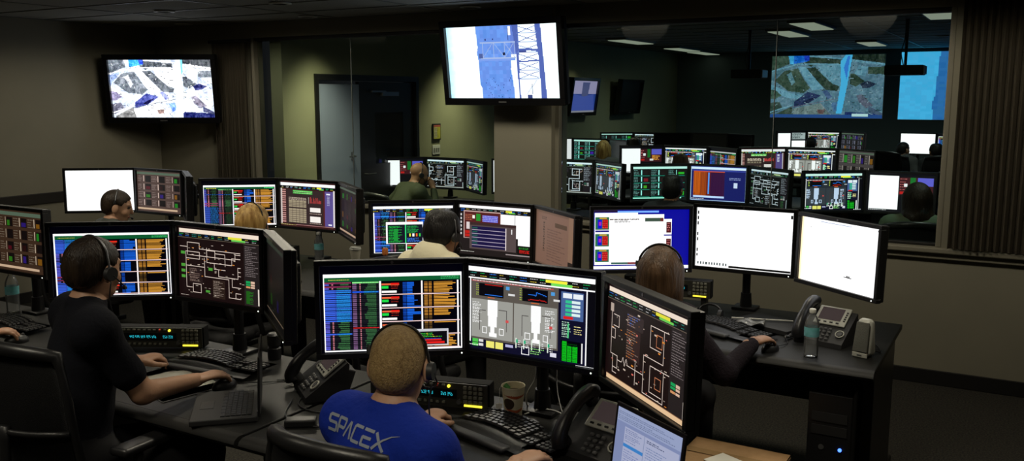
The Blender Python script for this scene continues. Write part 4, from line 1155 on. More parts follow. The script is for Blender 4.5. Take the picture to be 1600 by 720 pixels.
# --- office chair with wrapped mesh back
def make_chair(loc, yaw, label, top=.98, group='black office chairs', arms=True, tilt=0.0):
    r = empty('office_chair', (loc[0], loc[1], 0), yaw, label=label, cat='chair', group=group)
    MB().box((0, .0, .445), (.50, .48, .075), bev=.034, seg=3).build('seat', M_FABRIC_CHAIR, r, 60)
    z0 = .56
    def shape(s, t):
        x = (s * 2 - 1)
        wd = .235 * (1 - .16 * max(0, (t - .55) / .45) ** 2 - .10 * (1 - t) ** 2)
        z = z0 + (top - z0) * t - .030 * (x * x) * max(0, t - .5) * 2
        y = -.235 - .07 * t + .085 * x * x - .02 * math.sin(t * math.pi) + .0
        return Vector((wd * x, y, z))
    MB().grid(lambda s, t: shape(s, t), 16, 14, .012).build('backrest', M_FABRIC_CHAIR, r, 180)
    loop = [shape(k / 14, 1) for k in range(15)] + [shape(1, 1 - k / 12) for k in range(1, 13)] + [shape(1 - k / 14, 0) for k in range(1, 15)] + [shape(0, k / 12) for k in range(1, 12)]
    rr = [.024 if k <= 14 else .015 for k in range(len(loop))]
    MB().tube(loop, rr, 10, closed=True).build('back_frame', M_BLACK, r, 180)
    MB().tube([shape(s / 10, .40) + Vector((0, -.016, 0)) for s in range(11)], .011, 8).build('lumbar_bar', M_BLACK, r, 180)
    MB().tube(cat_pts([(0, -.10, .40), (0, -.26, .42), (0, -.305, .56), (0, -.30, .78)], 5), .026, 8, flat=.6).build('back_support', M_BLACK, r, 180)
    if arms:
        for s in (-1, 1):
            a = empty if False else None
            p = MB().tube(cat_pts([(s * .23, .02, .43), (s * .30, .02, .46), (s * .305, -.01, .56), (s * .295, 0, .64)], 5), .017, 8).build('arm_post', M_BLACK, r, 180)
            MB().box((s * .295, .03, .660), (.085, .26, .032), rot=(R(-3), 0, s * R(6)), bev=.014, seg=3).build('armrest', M_BLACK, r, 60)
    MB().cyl((0, 0, .09), (0, 0, .42), .028, n=14).build('gas_column', M_BMETAL, r, 40)
    for k in range(5):
        a = 2 * math.pi * k / 5 + .3
        c, s = math.cos(a), math.sin(a)
        MB().tube([(.02 * c, .02 * s, .105), (.16 * c, .16 * s, .085), (.29 * c, .29 * s, .065)], [.024, .020, .014], 8).build('base_spoke', M_BLACK, r, 60)
        MB().cyl((.29 * c - .018 * s, .29 * s + .018 * c, .028), (.29 * c + .018 * s, .29 * s - .018 * c, .028), .028, n=12).build('caster', M_BLACK, r, 40)
    return r

# --- laptop: origin at the hinge, user on -y
def laptop(loc, yaw, label, open_deg, cv):
    r = empty('laptop', loc, yaw, label=label, cat='laptop', group='laptops')
    MB().box((0, -.118, .012), (.325, .236, .022), bev=.004).build('base', M_DARK, r)
    k = MB()
    for j in range(6):
        n = 14 if j < 5 else 8
        for i in range(n): k.box((-.143 + .286 * (i + .5) / n, -.030 - j * .0185, .0245), (.286 / n - .003, .0155, .004))
    k.build('keys', M_BLACK, r)['kind'] = 'stuff'
    MB().box((0, -.185, .0235), (.085, .05, .002), bev=.001, seg=1).build('touchpad', mat('touchpad_plastic', (.035, .035, .036), .4), r)
    sl = MB().box((0, .004, .112), (.325, .008, .222), bev=.003).build('lid', M_BEZEL, r, None, (0, .0, .018), (R(-(open_deg - 90)), 0, 0))
    MB().cyl((-.12, 0, .016), (.12, 0, .016), .009, n=10).build('hinge', M_DARK, r)
    if cv is not None:
        link('screen', screen_mesh('screen', cv, .30, .188, screen_mat('laptop_screen', .75)), sl, (0, -.0008, .116))
    else:
        MB().box((0, -.0006, .116), (.30, .001, .188)).build('screen', mat('unlit_screen', (.012, .014, .015), .25), sl)
    return r

def television(loc, yaw, tilt, cv, label, gain, w=1.10, h=.66, off=False, arm=None):
    r = empty('wall_television', loc, yaw, -tilt, label, 'television', 'hanging televisions')
    _frame_ring(w, h, (.050, .055, .045, ), .05, -.05).build('bezel', mat('tv_gloss', (.006, .006, .007), .2), r)
    MB().box((0, .02, 0), (w - .006, .06, h - .006), bev=.012).box((0, .06, 0), (w * .6, .05, h * .6), bev=.02).build('back_shell', M_BLACK, r)
    MB().box((0, -.0508, -h / 2 + .026), (.07, .001, .010)).build('maker_badge', M_GREYP, r)
    if off:
        MB().box((0, -.013, 0), (w - .09, .004, h - .10)).build('screen', mat('unlit_screen', (.012, .014, .015), .25), r)
    else:
        link('screen', screen_mesh('screen', cv, w - .088, h - .102, screen_mat('tv_%.2f' % gain, gain)), r, (0, -.016, .002))
    MB().box((0, .10, 0), (.30, .04, .30), bev=.006).build('wall_bracket', M_BMETAL, r)
    if arm: MB().tube([(0, .10, 0), Vector(arm)], .03, 10).build('bracket_arm', M_BMETAL, r)
    return r

def cable(pts, label, m=None, r=.003):
    o = MB().tube(cat_pts(pts, 8), r, 6).build('cable', m or M_BLACK, None, 180)
    return tag(o, label, 'cable', 'loose cables on the desks')

# ------------------------------------------------------------------ people: one blended surface per figure
def V3(*a): return np.array(a, float)
def nrm(v): return v / (np.linalg.norm(v) + 1e-9)

class Blend:
    def __init__(self): self.p = []
    def cone(self, a, b, r1, r2, m, k=.03, flat=None):
        a, b = np.asarray(a, float), np.asarray(b, float); r = max(r1, r2)
        def f(P):
            q = P - a; ab = b - a
            if flat is not None:
                n, s = flat; q = q + np.outer(q @ n, n) * (1 / s - 1); ab = ab + n * (ab @ n) * (1 / s - 1)
            t = np.clip(q @ ab / (ab @ ab + 1e-12), 0, 1)
            return np.linalg.norm(q - t[:, None] * ab, axis=1) - (r1 + (r2 - r1) * t)
        self.p.append((f, np.minimum(a, b) - r, np.maximum(a, b) + r, m, k)); return self
    def ell(self, c, rad, ax, m, k=.03):
        c = np.asarray(c, float); rad = np.asarray(rad, float); A = np.array(ax, float)
        ext = np.sqrt(((A * rad[:, None]) ** 2).sum(0))
        def f(P):
            q = (P - c) @ A.T / rad
            k0 = np.linalg.norm(q, axis=1); k1 = np.linalg.norm(q / rad, axis=1) + 1e-9
            return k0 * (k0 - 1) / k1
        self.p.append((f, c - ext, c + ext, m, k)); return self
    def solve(self, h, cut=None):
        lo = np.min([p[1] for p in self.p], 0) - 3 * h - .01; hi = np.max([p[2] for p in self.p], 0) + 3 * h + .01
        n = np.ceil((hi - lo) / h).astype(int) + 1
        D = np.full(n, .2)
        for f, a, b, m, k in self.p:
            i0 = np.maximum(0, np.floor((a - k - 2 * h - lo) / h).astype(int)); i1 = np.minimum(n, np.ceil((b + k + 2 * h - lo) / h).astype(int) + 1)
            ax = [lo[d] + h * np.arange(i0[d], i1[d]) for d in range(3)]
            G = np.stack(np.meshgrid(*ax, indexing='ij'), -1).reshape(-1, 3)
            d = f(G).reshape([i1[d_] - i0[d_] for d_ in range(3)])
            sl = tuple(slice(i0[d_], i1[d_]) for d_ in range(3))
            o = D[sl]
            hh = np.maximum(k - np.abs(o - d), 0) / k
            D[sl] = np.minimum(o, d) - hh * hh * k * .25
        if cut is not None:
            ax = [lo[d] + h * np.arange(n[d]) for d in range(3)]
            G = np.stack(np.meshgrid(*ax, indexing='ij'), -1).reshape(-1, 3)
            D = np.maximum(D, cut(G).reshape(n))
        return nets(D, lo, h)
    def dist(self, P, ms):
        best = np.full(len(P), 9.)
        for f, a, b, m, k in self.p:
            if m not in ms: continue
            sel = np.flatnonzero(((P > a - .06) & (P < b + .06)).all(1))
            if len(sel): best[sel] = np.minimum(best[sel], f(P[sel]))
        return best
    def tidy(self, V, F, mi, h, A=(0,), B=(1,)):
        """slide the vertices on a border between two cloths onto that border"""
        isA = np.isin(mi, A); isB = np.isin(mi, B)
        fa = np.zeros(len(V), bool); fb = np.zeros(len(V), bool)
        fa[F[isA].ravel()] = True; fb[F[isB].ravel()] = True
        s = np.flatnonzero(fa & fb)
        if len(s) == 0: return V
        P = V[s].copy()
        g = lambda Q: self.dist(Q, A) - self.dist(Q, B)
        for it in range(3):
            g0 = g(P); e = .001
            gr = np.stack([(g(P + e * np.eye(3)[d]) - g0) / e for d in range(3)], 1)
            st = -(g0 / ((gr ** 2).sum(1) + 1e-4))[:, None] * gr
            n = np.linalg.norm(st, axis=1, keepdims=True); st *= np.minimum(1, .5 * h / (n + 1e-9))
            P = P + st
        d = P - V[s]; n = np.linalg.norm(d, axis=1, keepdims=True)
        V = V.copy(); V[s] = V[s] + d * np.minimum(1, 1.0 * h / (n + 1e-9))
        return V
    def mats(self, P):
        best = np.full(len(P), 9.); out = np.zeros(len(P), int)
        for f, a, b, m, k in self.p:
            sel = np.flatnonzero(((P > a - .05) & (P < b + .05)).all(1))
            if len(sel) == 0: continue
            d = f(P[sel]); w = d < best[sel]
            best[sel[w]] = d[w]; out[sel[w]] = m
        return out

def nets(D, lo, h):
    """surface nets: vertices and quads of the zero level"""
    S = D < 0
    n = np.array(D.shape) - 1
    c = np.zeros(n, np.int8)
    offs = [(i, j, k) for i in (0, 1) for j in (0, 1) for k in (0, 1)]
    for i, j, k in offs: c += S[i:n[0] + i, j:n[1] + j, k:n[2] + k]
    act = np.argwhere((c > 0) & (c < 8))
    acc = np.zeros((len(act), 3)); cnt = np.zeros(len(act))
    for i, j, k in offs:
        for d in range(3):
            if (i, j, k)[d]: continue
            o = np.array((i, j, k)); e = np.zeros(3, int); e[d] = 1
            A = act + o; B = A + e
            a = D[A[:, 0], A[:, 1], A[:, 2]]; b = D[B[:, 0], B[:, 1], B[:, 2]]
            x = (a < 0) != (b < 0)
            t = np.where(x, a / np.where(x, a - b, 1), 0)
            acc[x] += (o + t[:, None] * e)[x]; cnt[x] += 1
    V = (act + acc / cnt[:, None]) * h + lo
    idx = np.full(n, -1, np.int64); idx[act[:, 0], act[:, 1], act[:, 2]] = np.arange(len(act))
    F = []
    for d in range(3):
        a = [slice(None)] * 3; b = [slice(None)] * 3
        a[d] = slice(0, -1); b[d] = slice(1, None)
        X = np.argwhere(S[tuple(a)] != S[tuple(b)])
        u, v = (d + 1) % 3, (d + 2) % 3
        ok = (X[:, u] > 0) & (X[:, v] > 0) & (X[:, u] < n[u]) & (X[:, v] < n[v])
        X = X[ok]
        inside = S[X[:, 0], X[:, 1], X[:, 2]]
        def at(du, dv):
            Y = X.copy(); Y[:, u] -= du; Y[:, v] -= dv
            return idx[Y[:, 0], Y[:, 1], Y[:, 2]]
        q = np.stack([at(1, 1), at(0, 1), at(0, 0), at(1, 0)], 1)
        q[~inside] = q[~inside][:, ::-1]
        F.append(q)
    F = np.concatenate(F)
    return V, F[(F >= 0).all(1)]

def np_mesh(name, V, F, mats_, mi=None, org=(0, 0, 0)):
    me = bpy.data.meshes.new(name)
    V = (V - np.array(org)).astype(np.float32)
    me.vertices.add(len(V)); me.vertices.foreach_set('co', V.ravel())
    me.loops.add(len(F) * 4); me.loops.foreach_set('vertex_index', F.ravel().astype(np.int32))
    me.polygons.add(len(F)); me.polygons.foreach_set('loop_start', (np.arange(len(F)) * 4).astype(np.int32))
    me.update(calc_edges=True)
    for m in mats_: me.materials.append(m)
    if mi is not None: me.polygons.foreach_set('material_index', mi.astype(np.int32))
    me.polygons.foreach_set('use_smooth', np.ones(len(F), bool))
    me.validate()
    return me

def basis(yaw, pitch=0.0, roll=0.0):
    """rows right, forward, up"""
    M = Euler((pitch, roll, yaw), 'XYZ').to_matrix() if False else (Matrix.Rotation(yaw, 3, 'Z') @ Matrix.Rotation(pitch, 3, 'X') @ Matrix.Rotation(roll, 3, 'Y'))
    return np.array([M.col[0], M.col[1], M.col[2]])

def head_parts(B, c, ax, m_skin=0, m_lip=4, m_eye=5, ears=True, beard=None):
    P = lambda x, y, z: c + ax[0] * x + ax[1] * y + ax[2] * z
    B.ell(P(0, -.012, .026), (.075, .096, .085), ax, m_skin, .03)
    B.ell(P(0, .022, -.030), (.060, .070, .085), ax, m_skin, .03)
    B.ell(P(0, .042, -.082), (.040, .042, .030), ax, beard or m_skin, .025)
    B.cone(P(0, .088, .012), P(0, .106, -.028), .008, .0115, m_skin, .012)
    B.ell(P(0, .074, .030), (.050, .012, .009), ax, m_skin, .014)
    for s in (-1, 1):
        if ears: B.ell(P(s * .083, -.006, -.012), (.013, .021, .034), ax, m_skin, .008)
        B.ell(P(s * .031, .079, .010), (.011, .008, .0055), ax, m_eye, .003)
        B.ell(P(s * .038, .060, -.032), (.022, .020, .022), ax, m_skin, .02)
    B.ell(P(0, .088, -.062), (.023, .010, .008), ax, m_lip, .006)

def hand_parts(B, w, d, up, thumb, curl=(18, 32, 25), spread=1.0, m=0, sc=1.0):
    d = nrm(d); up = nrm(up - d * (up @ d)); s = np.cross(d, up)
    s = s if s @ thumb > 0 else -s
    P = lambda f, l, u: w + (d * f + s * l + up * u) * sc
    B.cone(P(-.05, 0, 0), P(.012, 0, 0), .027 * sc, .026 * sc, m, .02, (up, .8))
    B.cone(P(.02, .004, .002), P(.075, .0, .004), .034 * sc, .040 * sc, m, .02, (up, .42))
    for l, L, dz in ((.030, .072, .0), (.010, .080, .003), (-.011, .074, .002), (-.031, .058, -.003)):
        p = P(.080, l * .95, .004 + dz); a = 0; q = nrm(d + s * l * 1.6 * spread)
        for seg, (fr, cu) in enumerate(zip((.46, .30, .24), curl)):
            a += R(cu); e = p + (q * math.cos(a) - up * math.sin(a)) * L * fr * 1.05 * sc
            B.cone(p, e, (.0092 - .0008 * seg) * sc, (.0085 - .0008 * seg) * sc, m, .005); p = e
    t0 = P(.022, .026, -.004); t1 = P(.052, .052, -.012); t2 = P(.080, .060, -.018); t3 = P(.103, .056, -.022)
    B.cone(t0, t1, .017 * sc, .012 * sc, m, .012); B.cone(t1, t2, .0115 * sc, .010 * sc, m, .006); B.cone(t2, t3, .010 * sc, .008 * sc, m, .005)

def elbow(S, W, a, b, out):
    d = W - S; L = np.linalg.norm(d); u = d / L
    L2 = min(L, (a + b) * .999)
    x = (a * a - b * b + L2 * L2) / (2 * L2); y = math.sqrt(max(0, a * a - x * x))
    o = nrm(out - u * (out @ u))
    return S + u * x * (L / L2) + o * y

def hair_mat(name, c1, c2, scale=60, stretch=(1, 1, .12), rough=.45):
    return mat(name, c1, rough, noise=(scale, c2, 5, stretch), bump=(scale * 3, .55, stretch), spec=.35)

def person(label, hip, head, body_yaw, head_yaw, head_pitch, hands, shirt, pants, skin, hair, hmat, sleeve='short', group=None, far=False, hood=False, collar=True,
           palm=(None, None), curls=((18, 32, 25), (18, 32, 25)), sc=1.0, legs=True, beard=None, width=1.0, head_roll=0.0):
    hip = V3(hip[0], hip[1], .575); c = V3(*head)
    bx = basis(body_yaw); right, fwd = bx[0], bx[1]
    ax = basis(head_yaw, head_pitch, head_roll)
    NB = c - ax[2] * .135 * .6 - V3(0, 0, 1) * .135 * .45 - fwd * .030
    up = nrm(NB - hip); L = np.linalg.norm(NB - hip)
    f2 = nrm(np.cross(up, right)); axs = np.array([right, f2, up])
    SH, PA, SK, SHOE = 1, 2, 0, 3
    h = .018 if far else .011
    B = Blend()
    B.ell(hip + up * .02, (.172 * width, .135, .125), axs, PA, .05)
    B.ell(hip + up * .34 * L, (.158 * width, .118, .19), axs, SH, .05)
    B.ell(hip + up * .68 * L + f2 * .004, (.172 * width, .122, .19), axs, SH, .05)
    S = {}
    for s in (-1, 1):
        S[s] = NB - up * .055 + right * s * .172 * width - f2 * .004
        B.ell(S[s], (.070, .070, .075), axs, SH, .05)
        B.cone(NB + up * .015 + right * s * .02, S[s] + up * .012, .046, .052, SH, .05)
    B.cone(S[-1], S[1], .068, .068, SH, .05)
    if collar: B.ell(NB + up * .022, (.070, .072, .022), axs, SH, .012)
    if hood:
        B.ell(NB - f2 * .065 + up * .005, (.125, .062, .085), axs, SH, .03)
        B.cone(NB + right * .105 + up * .01, NB + right * .05 + f2 * .09 - up * .05, .045, .026, SH, .03)
        B.cone(NB - right * .105 + up * .01, NB - right * .05 + f2 * .09 - up * .05, .045, .026, SH, .03)
    B.cone(NB - up * .03, c - ax[2] * .06 - ax[1] * .012, .060, .056, SK, .02)
    if legs:
        for s in (-1, 1):
            a = hip + right * s * .085 - V3(0, 0, .02); K = hip + fwd * .44 + right * s * .13; K[2] = .535; A = K + fwd * .02; A[2] = .10
            B.cone(a, K, .088, .064, PA, .05); B.cone(K, A, .062, .046, PA, .03)
            B.cone(A + V3(0, 0, -.055) - fwd * .03, A + fwd * .16 + V3(0, 0, -.062), .040, .034, SHOE, .02)
    W = {}
    for s, hd in zip((-1, 1), hands):
        if hd is None:
            hd = tuple(hip + fwd * .30 + right * s * .13 + V3(0, 0, .09))
        W[s] = V3(*hd)
        E = elbow(S[s], W[s], .285, .265, right * s * .55 + V3(0, 0, -1) - fwd * .25)
        if sleeve == 'short':
            m = S[s] + (E - S[s]) * .68
            B.cone(S[s], m, .066, .062, SH, .03); B.cone(m, E, .047, .042, SK, .008)
            B.cone(E, W[s], .043, .028, SK, .02)
        else:
            B.cone(S[s], E, .064, .050, SH, .03); B.cone(E, W[s] - nrm(W[s] - E) * .03, .050, .036, SH, .03)
            B.cone(W[s] - nrm(W[s] - E) * .05, W[s], .028, .027, SK, .004)
        S[(s, 'e')] = E
    V, F = B.solve(h)
    mi = B.mats(V[F].mean(1))
    sk_ = (mi == 0).astype(float); fs_ = np.zeros(len(V)); fc_ = np.zeros(len(V))
    for q in range(4): np.add.at(fs_, F[:, q], sk_); np.add.at(fc_, F[:, q], 1)
    mi[(mi == 0) & ((fs_ / np.maximum(fc_, 1))[F].mean(1) < .42)] = SH
    if not far: V = B.tidy(V, F, mi, h)
    parts = [(V, F, mi)]
    # head on a finer grid
    Hd = Blend(); head_parts(Hd, c, ax, beard=beard)
    Hd.cone(NB - up * .01, c - ax[2] * .06 - ax[1] * .012, .0605, .0565, SK, .02)
    V, F = Hd.solve(.009 if far else .0048); parts.append((V, F, Hd.mats(V[F].mean(1))))
    for s in (-1, 1):
        E = S[(s, 'e')]
        d = palm[0 if s < 0 else 1]
        d = nrm(V3(*d)) if d is not None else nrm(nrm(W[s] - E) * V3(1, 1, .35))
        Hn = Blend()
        if far:
            Hn.cone(W[s], W[s] + d * .09, .03, .036, 0, .02); Hn.cone(W[s] + d * .08, W[s] + d * .16, .03, .02, 0, .02); V, F = Hn.solve(.014)
        else:
            hand_parts(Hn, W[s], d, V3(0, 0, 1), -right * s, curls[0 if s < 0 else 1], m=0, sc=sc); V, F = Hn.solve(.0034)
        parts.append((V, F, np.zeros(len(F), int)))
    Vs, Fs, Ms, o = [], [], [], 0
    for V, F, m in parts:
        Vs.append(V); Fs.append(F + o); Ms.append(m); o += len(V)
    org = (hip[0], hip[1], 0)
    me = np_mesh('person', np.concatenate(Vs), np.concatenate(Fs), [skin, shirt, pants, M_BASEB, M_LIP, M_EYE], np.concatenate(Ms), org)
    ob = link('person', me, None, org)
    tag(ob, label, 'person', group)
    # hair
    if hair:
        P = lambda x, y, z: c + ax[0] * x + ax[1] * y + ax[2] * z
        Hr = Blend()
        e = {'buzz': .004, 'short': .010, 'thick': .018, 'bob': .016, 'long': .016, 'wavy': .020}[hair]
        Hr.ell(P(0, -.014, .027), (.075 + e, .096 + e, .085 + e), ax, 0, .02)
        if hair in ('bob', 'long', 'wavy'):
            z = {'bob': -.05, 'long': -.10, 'wavy': -.11}[hair]
            Hr.ell(P(0, -.035, z * .5), (.094, .082, .105 - z * .2), ax, 0, .03)
            for s in (-1, 1): Hr.cone(P(s * .07, -.01, .02), P(s * .080, -.02, z - .03), .034, .026, 0, .03)
            Hr.cone(P(0, -.085, .0), P(0, -.075, z - .05), .045, .035, 0, .03)
            if hair == 'wavy':
                for k in range(9): a = R(150 + k * 30); Hr.ell(P(.085 * math.cos(a), -.02 + .08 * math.sin(a) * .9, z - .01 - .02 * (k % 2)), (.034, .034, .05), ax, 0, .02)
            n0 = nrm(V3(0, .80, -.60) if hair == 'bob' else V3(0, .9, -.43)); p0 = V3(0, .072, .058); lim = z - .075
        elif hair == 'thick':
            for k in range(7): a = R(20 + 50 * k); Hr.ell(P(.042 * math.cos(a), -.025 + .05 * math.sin(a), .088 - .012 * (k % 2)), (.036, .038, .032), ax, 0, .03)
            Hr.ell(P(0, -.055, -.015), (.076, .052, .072), ax, 0, .03)
            n0 = nrm(V3(0, .70, -.71)); p0 = V3(0, .078, .055); lim = -.10
        else:
            Hr.ell(P(0, -.055, -.02), (.066 + e * .5, .046 + e * .6, .06), ax, 0, .03)
            n0 = nrm(V3(0, .74, -.67)); p0 = V3(0, .072, .066); lim = -.066 if hair != 'buzz' else -.078
        def cut(G):
            q = (G - c) @ ax.T
            d1 = (q - p0) @ n0
            d2 = lim - q[:, 2]
            ear = .030 - np.linalg.norm((q - V3(0, .004, -.015)) * V3(0, 1, .8), axis=1) if hair in ('buzz', 'short', 'thick') else d2
            ph = np.arctan2(q[:, 0], q[:, 1] + .014)
            jag = .004 * np.sin(ph * 23 + q[:, 2] * 60) + .003 * np.sin(ph * 51)
            return np.maximum(np.maximum(d1, d2), ear) + (jag if hair != 'buzz' else jag * .3)
        V, F = Hr.solve(.009 if far else .0055, cut)
        link('hair', np_mesh('hair', V, F, [hmat], None, org), ob)
    ob_info = dict(ob=ob, c=c, ax=ax, NB=NB, up=up, f2=f2, right=right, hip=hip, me=me, org=org)
    return ob_info

def headset(pi, label, e=.014, side=1, both=False, band=M_BLACK):
    """worn headset: sprung band over the crown, cushions, boom"""
    c, ax = pi['c'], pi['ax']
    P = lambda x, y, z: Vector(c + ax[0] * x + ax[1] * y + ax[2] * z)
    r = empty('headset', tuple(c), label=label, cat='headset', group='operator headsets')
    Q = lambda x, y, z: P(x, y, z) - Vector(c)
    n = 22
    pts = []
    for k in range(n + 1):
        a = R(-12 + 182 * k / n) if side > 0 else R(10 + 182 * k / n)
        pts.append(Q((.080 + e) * math.cos(a), -.010 - .012 * math.sin(a), .018 + (.092 + e) * math.sin(a) * 1.0 - (0.012 if abs(math.cos(a)) > .9 else 0)))
    MB().tube(pts, .0042, 8, flat=1.6).build('headband', band, r, 180)
    MB().cyl(Q(side * .086, -.004, -.012), Q(side * .102, -.004, -.012), .028, .025, n=20).build('ear_cushion', M_DARK, r, 40)
    MB().tube([Q(-side * (.082 + e), -.012, .052), Q(-side * (.083 + e), -.014, .040), Q(-side * (.081 + e), -.014, .026)], .008, 8).build('temple_pad', M_DARK, r, 60)
    MB().tube(cat_pts([Q(side * .100, .002, -.018), Q(side * .098, .045, -.050), Q(side * .072, .088, -.070), Q(side * .040, .108, -.072)], 6), .0028, 6).build('microphone_boom', M_BLACK, r, 180)
    MB().sphere(Q(side * .036, .110, -.072), .009, 10).build('microphone_tip', M_BLACK, r, 180)
    MB().tube(cat_pts([Q(side * .098, -.006, -.040), Q(side * .092, .0, -.12), Q(side * .10, .04, -.22), Q(side * .06, .10, -.33)], 6), .0025, 6).build('headset_cord', M_BLACK, r, 180)
    return r

# ------------------------------------------------------------------ consoles of this room
ROW1, ROW2 = 2.74, 4.75
G1, G2, G3 = 'monitors of the front console row', 'monitors of the second console row', 'monitors in the room behind the glass'
console(-4.60, ROW1, 1.150, ('off', p_grid(160, 100, 4, 4), 'off'),
        (None, 'brown screen monitor with grid of small plots at the left photo edge', None), G1, (1, .75, 1), dep=.66,
        desk_label='black console desk at the far left, under the brown grid monitor', stand_label='black monitor stand of the leftmost front console')
console(-3.07, ROW1, 1.160, (p_table(260, 188, shift=12), p_schem(200, 125, 0), p_grid(90, 56, 3, 3, (.05, .04, .04), (.10, .09, .08), dim=.6)),
        ('monitor with blue and orange table right behind the dark shirted man', 'monitor with brown piping schematic beside the dark shirted man', 'nearly edge-on dark monitor between the brown schematic and the blue shirt console'), G1, (1.1, .9, .5), dep=.66,
        desk_label='black console desk of the man in the dark shirt', stand_label='black monitor stand under the brown schematic monitor')
console(-1.50, ROW1, 1.133, (p_table(280, 205, True), p_sys(210, 131), p_schem(210, 131, 1)),
        ('large monitor with coloured telemetry table behind the man in blue', 'monitor with grey rocket synoptic page above the tea cup', 'right angled monitor with dark piping schematic above the lit laptop'), G1, (1.2, 1.05, .85), dep=.66, w=1.50, du=-.03, chamfer=.25, off=((-.49, -.17, 37), (0, 0, 0), (.53, -.22, -40)),
        desk_label='black console desk of the man in the blue shirt', stand_label='black monitor stand behind the tea cup')
console(-5.97, ROW2, 1.150, (p_white(), p_grid(110, 69, 3, 4, (.33, .24, .22), (.85, .75, .7)), 'off'),
        ('blank white monitor behind the grey jacketed man near the left wall', 'monitor with small purple text window, beside the blank white one', 'edge-on dark monitor at the end of the grey jacketed man\'s console'), G2, (1.3, .85, 1), dep=.80,
        desk_label='black console desk of the grey jacketed man by the left wall', stand_label='black monitor stand of the grey jacketed man\'s console')
console(-4.40, ROW2, 1.140, (p_table(150, 94, shift=22), p_purple(), p_grid(80, 50, 4, 4, (.11, .08, .07), (.26, .2, .17), dim=.9)),
        ('monitor with blue and green table behind the blonde woman', 'monitor with maroon tables and purple side column, right of the blonde woman', 'dim brown grid monitor, angled, left of the white hoodie console'), G2, (1.1, 1.05, .8), dep=.80,
        desk_label='black console desk with the lidded cup, before the blonde woman', stand_label='black monitor stand beside the lidded coffee cup')
console(-2.86, ROW2, 1.070, (p_popup(), p_multi(), p_doc()),
        ('monitor with green popup window behind the white hoodie', 'monitor with overlapping maroon and white windows, right of the white hoodie', 'dim tan document monitor between the hoodie console and the blue window monitor'), G2, (1.1, 1.05, .55), dep=.80,
        desk_label='black console desk of the man in the white hoodie', stand_label='black monitor stand of the white hoodie console')
console(-1.30, ROW2, 1.138, (p_bluewin(), p_white(140, 88, 1), p_white(140, 88, 2)),
        ('monitor with white windows on a blue desktop behind the brown haired woman', 'blank white monitor with tiny icons down its left edge', 'blank cream white monitor nearest the right curtain'), G2, (1.2, 1.3, 1.3), dep=.80, w=1.60, off=((-.49, -.26, 34), (0, 0, 0), (.535, -.24, -37)),
        desk_label='black console desk with silver telephone, at the right end of the second row', stand_label='black monitor stand between brown haired woman and silver telephone')

# ------------------------------------------------------------------ consoles behind the glass
dk = lambda s: 'dark console desk behind the glass, ' + s
sk = lambda s: 'dark monitor stand behind the glass, ' + s
console(-5.78, 8.5, 1.03, (p_half(), p_schem(90, 56, 1, cool=True), p_sys(80, 50, True)),
        ('half white monitor left of the bald man behind the glass', 'black and white schematic monitor right of the bald man', 'grey tilted synoptic monitor beside the pier, behind the glass'), G3, (1.1, 1.1, .6), True, dep=.80, desk_label=dk('before the bald man'), stand_label=sk('before the bald man'))
console(-4.05, 8.2, 1.09, (p_white(40, 25), p_schem(90, 56, 1, cool=True), p_sys(80, 50, True)),
        ('white monitor glimpsed left of the pier, edge to the glass', 'schematic monitor just right of the pier behind the glass', 'grey synoptic monitor angled away, second from the pier'), G3, (1.0, 1.1, .7), True, dep=.80, desk_label=dk('just right of the pier'), stand_label=sk('just right of the pier'))
console(-2.48, 8.12, 1.10, (p_grid(100, 63, 3, 4, (.05, .07, .07), (.6, .9, .85), True), p_orange(), p_schem(100, 63, 0, cool=True)),
        ('monitor with teal grid of plots behind a dark head, through the glass', 'monitor with orange and navy waterfall plot, through the glass', 'monitor with dense white line schematic, right of the orange waterfall plot'), G3, (1.1, 1.1, .9), True, dep=.80, desk_label=dk('under the orange waterfall monitor'), stand_label=sk('under the orange waterfall monitor'))
console(-.92, 8.12, 1.10, (p_sys(110, 69, True), p_half(100, 63, 1), 'off'),
        ('dark synoptic monitor left of the long haired woman behind the glass', 'half white monitor behind the long haired woman, through the glass', None), G3, (1.1, 1.2, 1), True, dep=.80, desk_label=dk('before the long haired woman'), stand_label=sk('before the long haired woman'))
console(-3.62, 10.5, 1.13, (p_half(70, 44), p_sys(80, 50), p_table(80, 50)),
        ('half white monitor in the third row back, above the teal grid', 'white topped synoptic monitor above the orange waterfall monitor', 'small blue green table monitor above the orange waterfall monitor'), G3, (1.1, 1.1, .6), True, dep=.80, desk_label=dk('third row back, before the half hidden hair'), stand_label=sk('third row back, under the white topped screen'))
console(-2.14, 10.5, 1.15, (p_purple(60, 38), p_sys(80, 50), p_grid(80, 50, 4, 2, (.28, .26, .24), (.75, .7, .65))),
        ('small purple monitor peeking up right of the glass joint', 'synoptic monitor with white columns above the dark synoptic monitor', 'tan grid monitor in the third row, below the projected aerial picture'), G3, (.9, 1.1, .9), True, dep=.80, desk_label=dk('third row back, below the projected aerial picture'), stand_label=sk('third row back, below the projected aerial picture'))
console(-5.60, 12.0, 1.115, (p_white(40, 25), p_grid(70, 44, 3, 4, (.05, .07, .07), (.6, .9, .85), True), 'off'),
        ('white monitor touching the pier in the fourth row back', 'teal grid monitor left of the blond hair behind the glass', 'unlit monitor right of the blond hair behind the glass'), G3, (.8, 1.0, 1), True, dep=.80, w=1.48, desk_label=dk('fourth row back, before the blond woman'), stand_label=sk('fourth row back, before the blond woman'))
